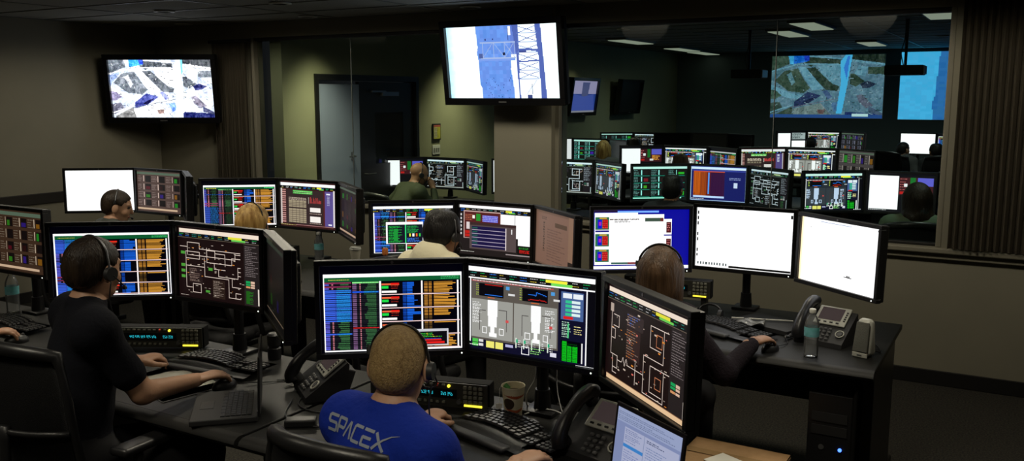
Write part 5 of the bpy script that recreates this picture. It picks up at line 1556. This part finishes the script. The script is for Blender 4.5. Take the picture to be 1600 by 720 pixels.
console(-5.42, 13.9, 1.14, (p_grid(60, 38, 3, 4, (.05, .07, .07), (.4, .6, .6), True), p_schem(70, 44, 1, cool=True), 'off'),
        ('dim teal grid monitor just behind the blond hair', 'far schematic monitor right of the blond hair', 'unlit monitor beyond the far schematic monitor'), G3, (.7, 1.0, 1), True, dep=.80, w=1.5, desk_label=dk('fifth row back'), stand_label=sk('fifth row back, right of the blond hair'))
console(-4.10, 12.9, 1.19, ('off', 'off', 'off'),
        ('leftmost of three unlit monitors below the dark projection wall', 'middle one of three unlit monitors below the dark projection wall', 'rightmost of three unlit monitors, just left of the glass joint'), G3, (1, 1, 1), True, dep=.80, desk_label=dk('under the three unlit monitors'), stand_label=sk('under the three unlit monitors'))
console(-3.12, 16.2, 1.13, (p_half(60, 38, 2), p_sys(70, 44), p_grid(60, 38, 4, 3, (.1, .1, .12), (.6, .6, .7))),
        ('half white monitor left of the seated silhouette below the projected aerial', 'green flecked monitor behind the seated silhouette below the projected aerial', 'grey grid monitor at right below the projected aerial'), G3, (1.2, .8, .8), True, dep=.80, desk_label=dk('last row, below the projected aerial picture'), stand_label=sk('last row, below the projected aerial picture'))
console(-1.62, 16.2, 1.13, ('off', p_white(50, 31), p_table(60, 38)),
        (None, 'white monitor before two silhouettes below the projected rocket', 'blue table monitor beside the right window edge, last row'), G3, (1, 1.2, .9), True, dep=.80, desk_label=dk('last row, below the projected rocket'), stand_label=sk('last row, below the projected rocket'))

# ------------------------------------------------------------------ televisions, projection
television((-7.36, 5.95, 1.975), R(28), R(-6), p_aerial(), 'hanging television with bright aerial launch pad view in the left corner', 1.35, arm=(0, .75, 0))
television((-3.60, 6.10, 2.165), R(-1), R(-7.5), p_rocket(), 'large central television with white and blue rocket close-up on the pier', 1.35, arm=(0, .20, 0))
television((DU + .16, 13.0, 1.90), R(90), R(-8), p_plume(), 'small tilted television with lilac and navy picture right of the pier', .75, .98, .60)
television((DU + .16, 14.9, 1.90), R(90), R(-8), None, 'unlit television on the dark wall right of the lilac one', 1, .98, .60, off=True)
def projection(u0, u1, z0, z1, cv, label, gain):
    r = empty('projection_screen', ((u0 + u1) / 2, 17.8, z0), label=label, cat='projection', group='projected pictures')
    MB().box((0, -.012, (z1 - z0) / 2), (u1 - u0 + .02, .02, z1 - z0 + .02)).build('screen_sheet', M_WHITEP, r)
    link('projected_picture', screen_mesh('projected_picture', cv, u1 - u0, z1 - z0, screen_mat('projection_%.2f' % gain, gain)), r, (0, -.024, (z1 - z0) / 2))  # picture glows by itself, in place of light from the projector
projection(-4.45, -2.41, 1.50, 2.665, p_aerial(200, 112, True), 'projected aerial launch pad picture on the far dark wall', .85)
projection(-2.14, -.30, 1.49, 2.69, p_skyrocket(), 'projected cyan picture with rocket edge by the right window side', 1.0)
def projector(u, v, z, label):
    r = empty('projector', (u, v, z), label=label, cat='projector', group='ceiling projectors')
    MB().box((0, 0, 0), (.40, .30, .11), bev=.012).build('projector_body', M_DARK, r)
    MB().cyl((.08, .15, 0), (.08, .18, 0), .035, n=16).build('lens', M_GREYP, r)
    MB().cyl((0, 0, .05), (0, 0, CEIL2 - z), .016, n=10).build('drop_pole', M_BMETAL, r)
    MB().tube(cat_pts([(-.02, 0, .05), (-.05, .0, .2), (-.02, 0, .35), (-.02, 0, CEIL2 - z)], 6), .006, 6).build('power_cord', M_BLACK, r)
    MB().box((.205, 0, 0), (.012, .26, .09)).build('side_grille', M_SILVER, r)
projector(-1.28, 11.0, 2.19, 'dark projector hanging before the cyan projected picture')
projector(-3.25, 11.8, 2.19, 'dark projector hanging left of the projected aerial picture')

# ------------------------------------------------------------------ people
C_NAVY = mat('navy_polo', (.0055, .006, .010), .9, bump=(60, .25), spec=.2)
C_BLUE = mat('royal_blue_cotton', (.004, .024, .30), .85, bump=(26, .6), spec=.25)
C_HOOD = mat('cream_fleece', (.80, .74, .52), .9, bump=(30, .5), sheen=.2)
C_PURP = mat('plum_knit', (.012, .008, .012), .9, bump=(90, .5), spec=.2)
C_GREY = mat('grey_green_jacket', (.055, .060, .050), .85, bump=(40, .3))
C_OLIVE = mat('olive_jacket', (.050, .062, .028), .8, bump=(40, .3))
C_SAGE = mat('sage_green_top', (.10, .15, .09), .85, bump=(40, .3))
C_DARKT = mat('dark_top', (.02, .02, .022), .85)
C_GREYT = mat('grey_shirt', (.10, .10, .10), .85)
C_PANTS = mat('dark_trousers', (.010, .010, .012), .9)
H_DBROWN = hair_mat('dark_brown_hair', (.016, .010, .006), (.034, .021, .012), 55)
H_BUZZ = hair_mat('cropped_blond_hair', (.26, .165, .066), (.40, .27, .115), 120, (1, 1, .5), .6)
H_BLOND = hair_mat('blonde_hair', (.26, .13, .03), (.62, .40, .13), 45)
H_BLACK = hair_mat('black_hair', (.008, .007, .007), (.016, .014, .013), 50)
H_BROWN = hair_mat('brown_hair', (.045, .024, .012), (.10, .055, .027), 45)

pA = person('man in dark navy polo, seated with his right hand on a mouse', (-2.98, 1.93), (-2.97, 2.05, 1.270), R(-22), R(4), R(-8), ((-3.20, 2.37, .80), (-2.77, 2.32, .80)),
            C_NAVY, C_PANTS, M_SKIN, 'short', H_DBROWN, palm=((.25, .95, -.05), (.15, .97, -.02)), curls=((25, 40, 30), (10, 26, 22)))
headset(pA, 'black headset on the man in the navy polo', .012, 1, band=M_METAL)
pB = person('man in royal blue shirt with cropped blond hair, seen from behind', (-1.52, 1.80), (-1.515, 1.985, 1.142), R(-14), R(18), R(-12), ((-1.75, 2.40, .80), (-1.275, 2.235, .80)),
            C_BLUE, C_PANTS, M_SKIN, 'buzz', H_BUZZ, palm=((.15, .97, -.05), (.2, .97, -.02)), curls=((25, 38, 30), (10, 26, 22)), width=1.06)
headset(pB, 'dark headset on the cropped blond head', .008, 1)
pC = person('woman with brown hair in plum sweater reaching to her mouse', (-1.46, 3.50), (-1.40, 3.76, 1.115), R(-12), R(14), R(-6), ((-1.50, 4.10, .80), (-1.02, 3.96, .80)),
            C_PURP, C_PANTS, M_SKIN2, 'long', H_BROWN, 'long', palm=(None, (.35, .93, -.02)), curls=((20, 32, 25), (10, 26, 22)), sc=.93, width=.92)
headset(pC, 'black headset over the brown haired woman\'s hair', .022, 1)
pD = person('man in grey jacket in profile, before the blank white monitor', (-5.86, 3.98), (-5.76, 4.20, 1.105), R(-25), R(-44), R(-14), (None, None), C_GREY, C_PANTS, M_SKIN, 'short', H_DBROWN, 'long')
headset(pD, 'headset on the profile man in the grey jacket', .012, -1, band=M_METAL)
pE = person('woman with blonde hair, only her head showing above the monitors', (-4.33, 3.88), (-4.28, 4.10, 1.10), R(-10), R(-2), R(-6), (None, None), C_DARKT, C_PANTS, M_SKIN2, 'bob', H_BLOND, 'long', width=.92)
headset(pE, 'headset on the blonde woman', .020, 1)
pF = person('man with black hair in a cream white hoodie, seen from behind', (-2.80, 3.66), (-2.71, 3.95, 1.168), R(-12), R(-6), R(-12), ((-2.98, 4.20, .80), (-2.62, 4.18, .80)), C_HOOD, C_PANTS, M_SKIN2, 'thick', H_BLACK, 'long', hood=True)
headset(pF, 'thin headset on the black haired man in the hoodie', .018, 1, band=M_METAL)
pL = person('person at the left photo edge, only a typing hand in view', (-4.66, 1.92), (-4.62, 2.06, 1.26), R(-10), R(0), R(-6), ((-4.75, 2.34, .80), (-4.17, 2.30, .80)), C_DARKT, C_PANTS, M_SKIN2, 'short', H_DBROWN, 'short', palm=(None, (.4, .9, -.02)))
# behind the glass
g9 = 'people in the room behind the glass'
pG = person('bald man in olive jacket leaning on his hand behind the glass', (-5.72, 7.36), (-5.52, 7.62, 1.10), R(-25), R(-34), R(-22), (None, (-5.40, 7.70, .95)), C_OLIVE, C_PANTS, M_SKIN2, None, None, 'long', g9, far=True, beard=None)
headset(pG, 'headset on the bald man behind the glass', .006, 1)
pI = person('dark haired person before the teal grid monitor, through the glass', (-2.66, 7.20), (-2.65, 7.36, 1.105), 0, 0, R(-6), (None, None), C_DARKT, C_PANTS, M_SKIN2, 'thick', H_BLACK, 'long', g9, far=True)
pJ = person('woman with long dark wavy hair in a sage top, behind the glass at right', (-.66, 6.96), (-.69, 7.10, 1.155), R(12), R(20), R(-4), (None, None), C_SAGE, C_PANTS, M_SKIN2, 'wavy', H_DBROWN, 'long', g9, far=True)
pH = person('blond person in grey top beside the teal grid monitor, far room', (-5.02, 10.95), (-5.03, 11.2, 1.19), R(10), R(20), R(-4), (None, None), C_GREYT, C_PANTS, M_SKIN2, 'long', H_BLOND, 'long', g9, far=True)
pK = person('dark haired person right of the far schematic monitor', (-5.28, 12.65), (-5.28, 12.9, 1.15), R(0), R(50), R(-4), (None, None), C_DARKT, C_PANTS, M_SKIN2, 'thick', H_BLACK, 'long', g9, far=True)
pM = person('brown haired person half hidden above the teal grid monitor', (-3.42, 9.5), (-3.42, 9.75, 1.13), R(0), R(0), R(-4), (None, None), C_DARKT, C_PANTS, M_SKIN2, 'thick', H_BROWN, 'long', g9, far=True)
pN = person('dark silhouette seated before the half white monitor, last row', (-3.15, 15.2), (-3.16, 15.4, 1.12), R(10), R(10), R(0), (None, None), C_DARKT, C_PANTS, M_SKIN2, 'short', H_BLACK, 'long', g9, far=True)
pO = person('left one of two silhouettes below the projected rocket, in grey shirt', (-1.72, 15.2), (-1.74, 15.4, 1.07), R(-20), R(-40), R(0), (None, None), C_GREYT, C_PANTS, M_SKIN2, 'short', H_BLACK, 'long', g9, far=True)
pQ = person('right one of two silhouettes below the projected rocket, beside the window edge', (-1.26, 15.2), (-1.28, 15.4, 1.05), R(20), R(30), R(-6), (None, None), C_DARKT, C_PANTS, M_SKIN2, 'thick', H_BLACK, 'long', g9, far=True)

# lettering across the back of the blue shirt, laid onto the cloth
def lettering(pi):
    bvh = BVHTree.FromPolygons([tuple(v.co) for v in pi['me'].vertices], [tuple(p.vertices) for p in pi['me'].polygons])
    up, right, f2 = Vector(pi['up']), Vector(pi['right']), Vector(pi['f2'])
    o0 = Vector(pi['NB'] - np.array(pi['org'])) - up * .075 - right * .158
    T = .13
    S = {'S': [[(1, 1), (.12, 1), (0, .9), (0, .62), (.12, .52), (.88, .52), (1, .42), (1, .1), (.88, 0), (0, 0)]], 'P': [[(0, 0), (0, 1)], [(0, 1), (.88, 1), (1, .9), (1, .52), (.88, .42), (0, .42)]],
         'A': [[(0, 0), (.46, 1)], [(.54, 1), (1, 0)]], 'C': [[(1, 1), (.12, 1), (0, .9), (0, .1), (.12, 0), (1, 0)]], 'E': [[(1, 1), (0, 1)], [(.9, .5), (0, .5)], [(0, .5), (0, 0), (1, 0)]],
         'X': [[(0, 1), (.40, .58)], [(.52, .42), (1, 0)], [(-.05, 0), (.35, .38), (.8, .70), (1.5, 1.05), (2.3, 1.25)]]}
    quads = []
    x = 0; w_ = .0345; g = .0105; hgt = .042
    for ch in 'SPACEX':
        for pl in S[ch]:
            for q, ((a, b), (c, d)) in enumerate(zip(pl, pl[1:])):
                p = Vector((x + a * w_, b * hgt)); r = Vector((x + c * w_, d * hgt)); t = (r - p).normalized(); nn = Vector((-t.y, t.x)) * .0042
                p = p - t * .0015; r = r + t * .0015
                n = max(1, int((r - p).length / .006))
                s0 = 1.0; s1 = 1.0
                if ch == 'X' and len(pl) == 5: s0 = [1, .85, .6, .35][q]; s1 = [.85, .6, .35, .08][q]
                for k in range(n):
                    A = p.lerp(r, k / n); Bq = p.lerp(r, (k + 1) / n); sa = s0 + (s1 - s0) * k / n; sb = s0 + (s1 - s0) * (k + 1) / n
                    quads.append((A - nn * sa, Bq - nn * sb, Bq + nn * sb, A + nn * sa))
        x += w_ + g
    mb = bmesh.new()
    for qd in quads:
        vs = []
        for p in qd:
            src = o0 + right * p.x + up * p.y - f2 * .5
            hit, nor, _, _ = bvh.ray_cast(src, f2)
            if hit is None: break
            vs.append(mb.verts.new(hit - f2 * .0022))
        if len(vs) == 4: mb.faces.new(vs)
    bmesh.ops.remove_doubles(mb, verts=mb.verts, dist=.0002)
    me = bpy.data.meshes.new('shirt_lettering'); mb.to_mesh(me); mb.free(); me.materials.append(mat('silver_print', (.27, .31, .38), .5))
    link('shirt_lettering', me, pi['ob'])['label'] = 'silver SPACEX lettering on the back'
lettering(pB)

# ------------------------------------------------------------------ chairs
make_chair((-3.00, 1.98), R(2), 'black office chair of the man in the navy polo', 1.06)
make_chair((-1.56, 1.95), R(-3), 'black office chair of the man in the blue shirt', 1.005)
make_chair((-4.66, 1.97), R(-5), 'black office chair at the far left edge', 1.0)
make_chair((-1.50, 3.52), R(-8), 'black office chair of the brown haired woman', .92)
make_chair((-5.88, 4.00), R(-15), 'black office chair of the man in the grey jacket', .90)
make_chair((-4.33, 3.90), R(-5), 'black office chair of the blonde woman', .88)
make_chair((-2.82, 3.68), R(-6), 'black office chair of the man in the hoodie', .90)
make_chair((-3.62, 4.40), R(70), 'empty black office chair between the lidded cup and the hoodie console', .92)
far_c = 'office chairs behind the glass'
make_chair((-.72, 7.02), R(14), 'black office chair of the long haired woman behind the glass', 1.02, far_c)
make_chair((-5.70, 7.40), R(-15), 'black office chair of the bald man behind the glass', .92, far_c)
make_chair((-2.66, 7.24), 0, 'black office chair before the teal grid monitor, through the glass', .92, far_c)
make_chair((-5.02, 11.0), R(5), 'black office chair of the blond person behind the glass', 1.02, far_c)
make_chair((-5.28, 12.7), 0, 'black office chair right of the far schematic monitor', .95, far_c)
make_chair((-3.42, 9.55), 0, 'black office chair of the half hidden brown haired person', .95, far_c)
make_chair((-3.15, 15.25), R(10), 'black office chair of the silhouette before the half white monitor', .95, far_c)
make_chair((-1.74, 15.25), R(-20), 'black office chair of the left silhouette below the projected rocket', 1.0, far_c)
make_chair((-1.24, 15.25), R(15), 'black office chair of the right silhouette below the projected rocket', 1.0, far_c)
make_chair((-2.95, 9.7), R(20), 'empty black office chair in the third row, left of the purple monitor', 1.12, far_c)
make_chair((-1.75, 13.9), R(-10), 'empty black office chair before the two silhouettes', 1.12, far_c)

# ------------------------------------------------------------------ on the desks
DZ = .7405
keyboard(-2.97, 2.62, R(4), 'black keyboard under the left hand of the man in navy')
keyboard(-1.47, 2.55, R(-16), 'black keyboard before the tea cup')
keyboard(-1.24, 4.30, R(-22), 'black keyboard of the brown haired woman')
keyboard(-4.42, 2.55, R(0), 'black keyboard at the left photo edge beside the water bottle')
keyboard(-5.9, 4.35, R(0), 'black keyboard of the man in the grey jacket')
keyboard(-4.4, 4.35, R(0), 'black keyboard of the blonde woman')
keyboard(-2.85, 4.40, R(0), 'black keyboard of the man in the hoodie')
mouse(-2.745, 2.435, R(-5), 'black mouse under the right hand of the man in navy')
mouse(-1.24, 2.35, R(-8), 'black mouse under the right hand of the man in blue')
mouse(-.972, 4.065, R(-20), 'black mouse under the brown haired woman\'s hand')
mouse(-4.12, 2.41, R(-20), 'black mouse at the left photo edge')
intercom(-3.46, 2.66, R(28), 'intercom panel with cyan display beside the man in navy')
intercom(-1.90, 2.66, R(14), 'intercom panel with cyan display behind the man in blue')
intercom(-1.66, 4.56, R(8), 'intercom panel with keypad behind the brown haired woman', .83)
phone(-2.38, 2.60, R(-36), 'dark desk phone left of the man in blue, lying in shade')
phone(-1.165, 2.575, R(-14), 'black and silver desk phone beside the lit laptop', 1.6)
phone(-.80, 4.36, R(-14), 'silver faced desk phone behind the water bottle', 1.2)
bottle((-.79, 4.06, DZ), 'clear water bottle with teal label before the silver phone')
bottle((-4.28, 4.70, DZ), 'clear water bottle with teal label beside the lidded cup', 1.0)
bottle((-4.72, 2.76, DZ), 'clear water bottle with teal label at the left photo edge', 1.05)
tea_cup((-1.565, 2.72, DZ), 'cream and red paper tea cup with hanging tea tag')
lid_cup((-4.07, 4.84, DZ), 'white lidded coffee cup left of the hoodie console')
laptop((-2.45, 2.335, DZ), R(-46), 'thin black laptop seen edge-on, right of the man in navy', 92, None)
laptop((-.914, 2.338, DZ), R(-31), 'open laptop with pale blue document screen at the bottom right', 97, p_laptop())
sp = empty('speaker', (-.585, 4.20, DZ), R(-16), label='silver grey tapered computer speaker at the desk end', cat='speaker')
MB().box((0, .004, .086), (.084, .082, .170), rot=(R(-4), 0, 0), bev=.022, seg=4, taper=(.82, .55)).build('cabinet', M_SILVER, sp, 60)
MB().box((0, -.034, .092), (.068, .012, .135), rot=(R(-9.5), 0, 0), bev=.005, seg=3, taper=(.86, 1)).build('grille', mat('speaker_grille', (.17, .17, .145), .8, bump=(500, .8)), sp, 60)
MB().box((0, -.044, .012), (.070, .008, .022), bev=.003).build('base_panel', M_SILVER, sp)
MB().box((0, -.049, .012), (.022, .001, .005)).build('maker_badge', M_GREYP, sp)
cable([(-.57, 4.245, DZ + .02), (-.53, 4.28, DZ + .006), (-.545, 4.36, DZ + .004), (-.62, 4.55, DZ + .004), (-.70, 4.80, DZ + .004)], 'thin black speaker cable at the desk end')

# open notebook under the forearm
nb = empty('notebook', (-2.98, 2.36, DZ), R(-12), label='open white notebook under the forearm of the man in navy', cat='notebook')
for s in (-1, 1):
    MB().grid(lambda a, t, s=s: (s * a * .20, -.13 + .26 * t, .004 + .012 * math.sin(min(1, a * 1.6) * math.pi) * (1 - a * .3)), 10, 4, .004).build('page_block', M_WHITEP, nb, 60)
MB().box((0, 0, .0012), (.42, .27, .0022)).build('cover', M_DARK, nb)

# computer tower and box
tw = empty('computer_tower', (-.68, 4.22, 0), label='black computer tower with blue light under the right end desk', cat='computer', group=None)
MB().box((0, .0, .31), (.19, .46, .60), bev=.006).build('case', M_DARK, tw)
MB().box((0, -.236, .31), (.186, .012, .59), bev=.004).build('front_panel', M_BLACK, tw)
MB().box((0, -.243, .50), (.15, .004, .042)).box((0, -.243, .44), (.15, .004, .042)).build('drive_bays', M_DARK, tw)
MB().cyl((.05, -.247, .36), (.05, -.241, .36), .008, n=12).build('power_light', M_LEDB, tw)
MB().cyl((-.03, -.244, .36), (-.03, -.241, .36), .012, n=16).build('maker_badge', M_GREYP, tw)
for s in (-1, 1): MB().box((s * .07, 0, .005), (.03, .40, .012)).build('foot', M_BLACK, tw)
bx_ = empty('cardboard_box', (-1.00, 3.60, 0), R(-1), label='closed brown cardboard box with white label on the floor', cat='box')
MB().box((0, 0, .19), (.42, .30, .378), bev=.003).build('carton', M_CARD, bx_)
for s in (-1, 1): MB().box((0, s * .075, .384), (.415, .146, .005), rot=(s * R(1), 0, 0)).build('flap', M_CARD, bx_)
MB().box((-.02, -.06, .390), (.11, .12, .002), rot=(0, 0, R(-24))).build('shipping_label', M_TAPE, bx_)
MB().box((0, .0, .3885), (.41, .05, .001)).build('tape_strip', mat('brown_tape', (.30, .19, .09), .25), bx_)
# dark box and orange cap behind the blue shirt console
fb = empty('desk_caddy', (-4.47, 4.62, DZ), R(10), label='small dark desk caddy left of the water bottle', cat='caddy')
MB().box((0, 0, .06), (.10, .07, .12), bev=.004).build('caddy_body', M_BLACK, fb); MB().box((-.02, -.01, .128), (.05, .012, .012), rot=(0, R(10), 0), bev=.003).build('pen', mat('violet_pen', (.05, .03, .30), .4), fb)
oc = MB().lathe([(.016, 0), (.017, .002), (.017, .165), (.012, .172), (.012, .19), (.019, .192), (.019, .225), (.014, .232)], 18).build('drink_bottle', mat('orange_cap', (.60, .17, .03), .5), None, 40, (-3.42, 4.35, DZ))
tag(oc, 'small orange capped bottle below the green popup monitor', 'bottle')
hs = empty('spare_headset', (-1.40, 4.48, DZ), label='dark headset lying on the desk by the keypad panel', cat='headset')
MB().tube([(.06 * math.cos(a), .02 + .03 * math.sin(a), .04 + .035 * math.sin(a)) for a in np.linspace(-.3, 3.4, 16)], .006, 8).build('headband', M_BLACK, hs, 180)
for s in (-1, 1): MB().cyl((s * .055, .0, .032), (s * .075, .0, .032), .030, n=18).build('ear_cushion', M_DARK, hs, 40)
pad = MB().box((0, 0, .012), (.34, .22, .024), bev=.003).build('binder', M_DARK, None, None, (-1.08, 4.52, DZ), (0, 0, R(-22))); tag(pad, 'flat black binder behind the woman\'s keyboard', 'binder')
pp = empty('plastic_pouch', (-1.16, 4.42, DZ + .024), R(10), label='crumpled clear plastic pouch and pen on the binder', cat='pouch')
MB().grid(lambda s, t: (-.07 + .14 * s, -.05 + .10 * t, .010 + .010 * math.sin(s * 9 + t * 5) * math.sin(t * 7 + 1)), 14, 10, .001).build('pouch_film', mat('pouch_film', (.35, .35, .33), .15, spec=.8), pp, 180)
MB().cyl((-.10, .05, .012), (.20, .10, .008), .004, n=8).build('pen', M_SILVER, pp)
lamp = MB().lathe([(.028, 0), (.030, .01), (.030, .05), (.024, .055), (.024, .06), (.030, .065), (.030, .11), (.022, .118)], 20).build('cable_puck', M_BLACK, None, 40, (-2.86, 2.83, DZ)); tag(lamp, 'round black desk grommet hub beside the edge-on monitor', 'hub')
# loose cables
wht = mat('white_cable', (.42, .42, .40), .4)
cable([(-1.53, 2.83, DZ + .21), (-1.515, 2.80, DZ + .14), (-1.555, 2.81, DZ + .07), (-1.56, 2.815, DZ + .02), (-1.55, 2.86, DZ + .003)], 'white cable dangling behind the tea cup', wht)
cable([(-1.54, 2.76, DZ + .004), (-1.49, 2.80, DZ + .02), (-1.42, 2.81, DZ + .015), (-1.33, 2.74, DZ + .004), (-1.24, 2.70, DZ + .003)], 'grey cable running from tea cup to phone', wht)
cable([(-1.43, 2.80, DZ + .20), (-1.42, 2.79, DZ + .10), (-1.36, 2.73, DZ + .03), (-1.28, 2.66, DZ + .004)], 'thin white cable beside the monitor pole', wht, .002)
cable([(-2.62, 2.60, DZ + .004), (-2.50, 2.66, DZ + .01), (-2.42, 2.56, DZ + .004), (-2.33, 2.42, DZ + .004), (-2.20, 2.40, DZ + .004), (-2.10, 2.50, DZ + .004)], 'black cable looping across the desk beside the shaded phone')
cable([(-2.40, 2.46, DZ + .004), (-2.28, 2.30, DZ + .004), (-2.12, 2.28, DZ + .004), (-2.05, 2.36, DZ + .004)], 'black cable along the desk edge beside the blue shirt')
cable([(-2.70, 2.49, DZ + .012), (-2.62, 2.58, DZ + .004), (-2.55, 2.70, DZ + .004), (-2.58, 2.84, DZ + .004)], 'black mouse cable of the man in navy', None, .002)
cable([(-.96, 4.11, DZ + .012), (-.93, 4.22, DZ + .004), (-.97, 4.36, DZ + .004), (-.94, 4.60, DZ + .004), (-1.0, 4.80, DZ + .004)], 'black mouse cable of the brown haired woman', None, .002)
ad = MB().box((0, 0, .014), (.05, .11, .028), bev=.006).build('power_adapter', M_BLACK, None, None, (-2.18, 2.27, DZ), (0, 0, R(-55))); tag(ad, 'black power adapter on the desk edge beside the blue shirt', 'adapter')
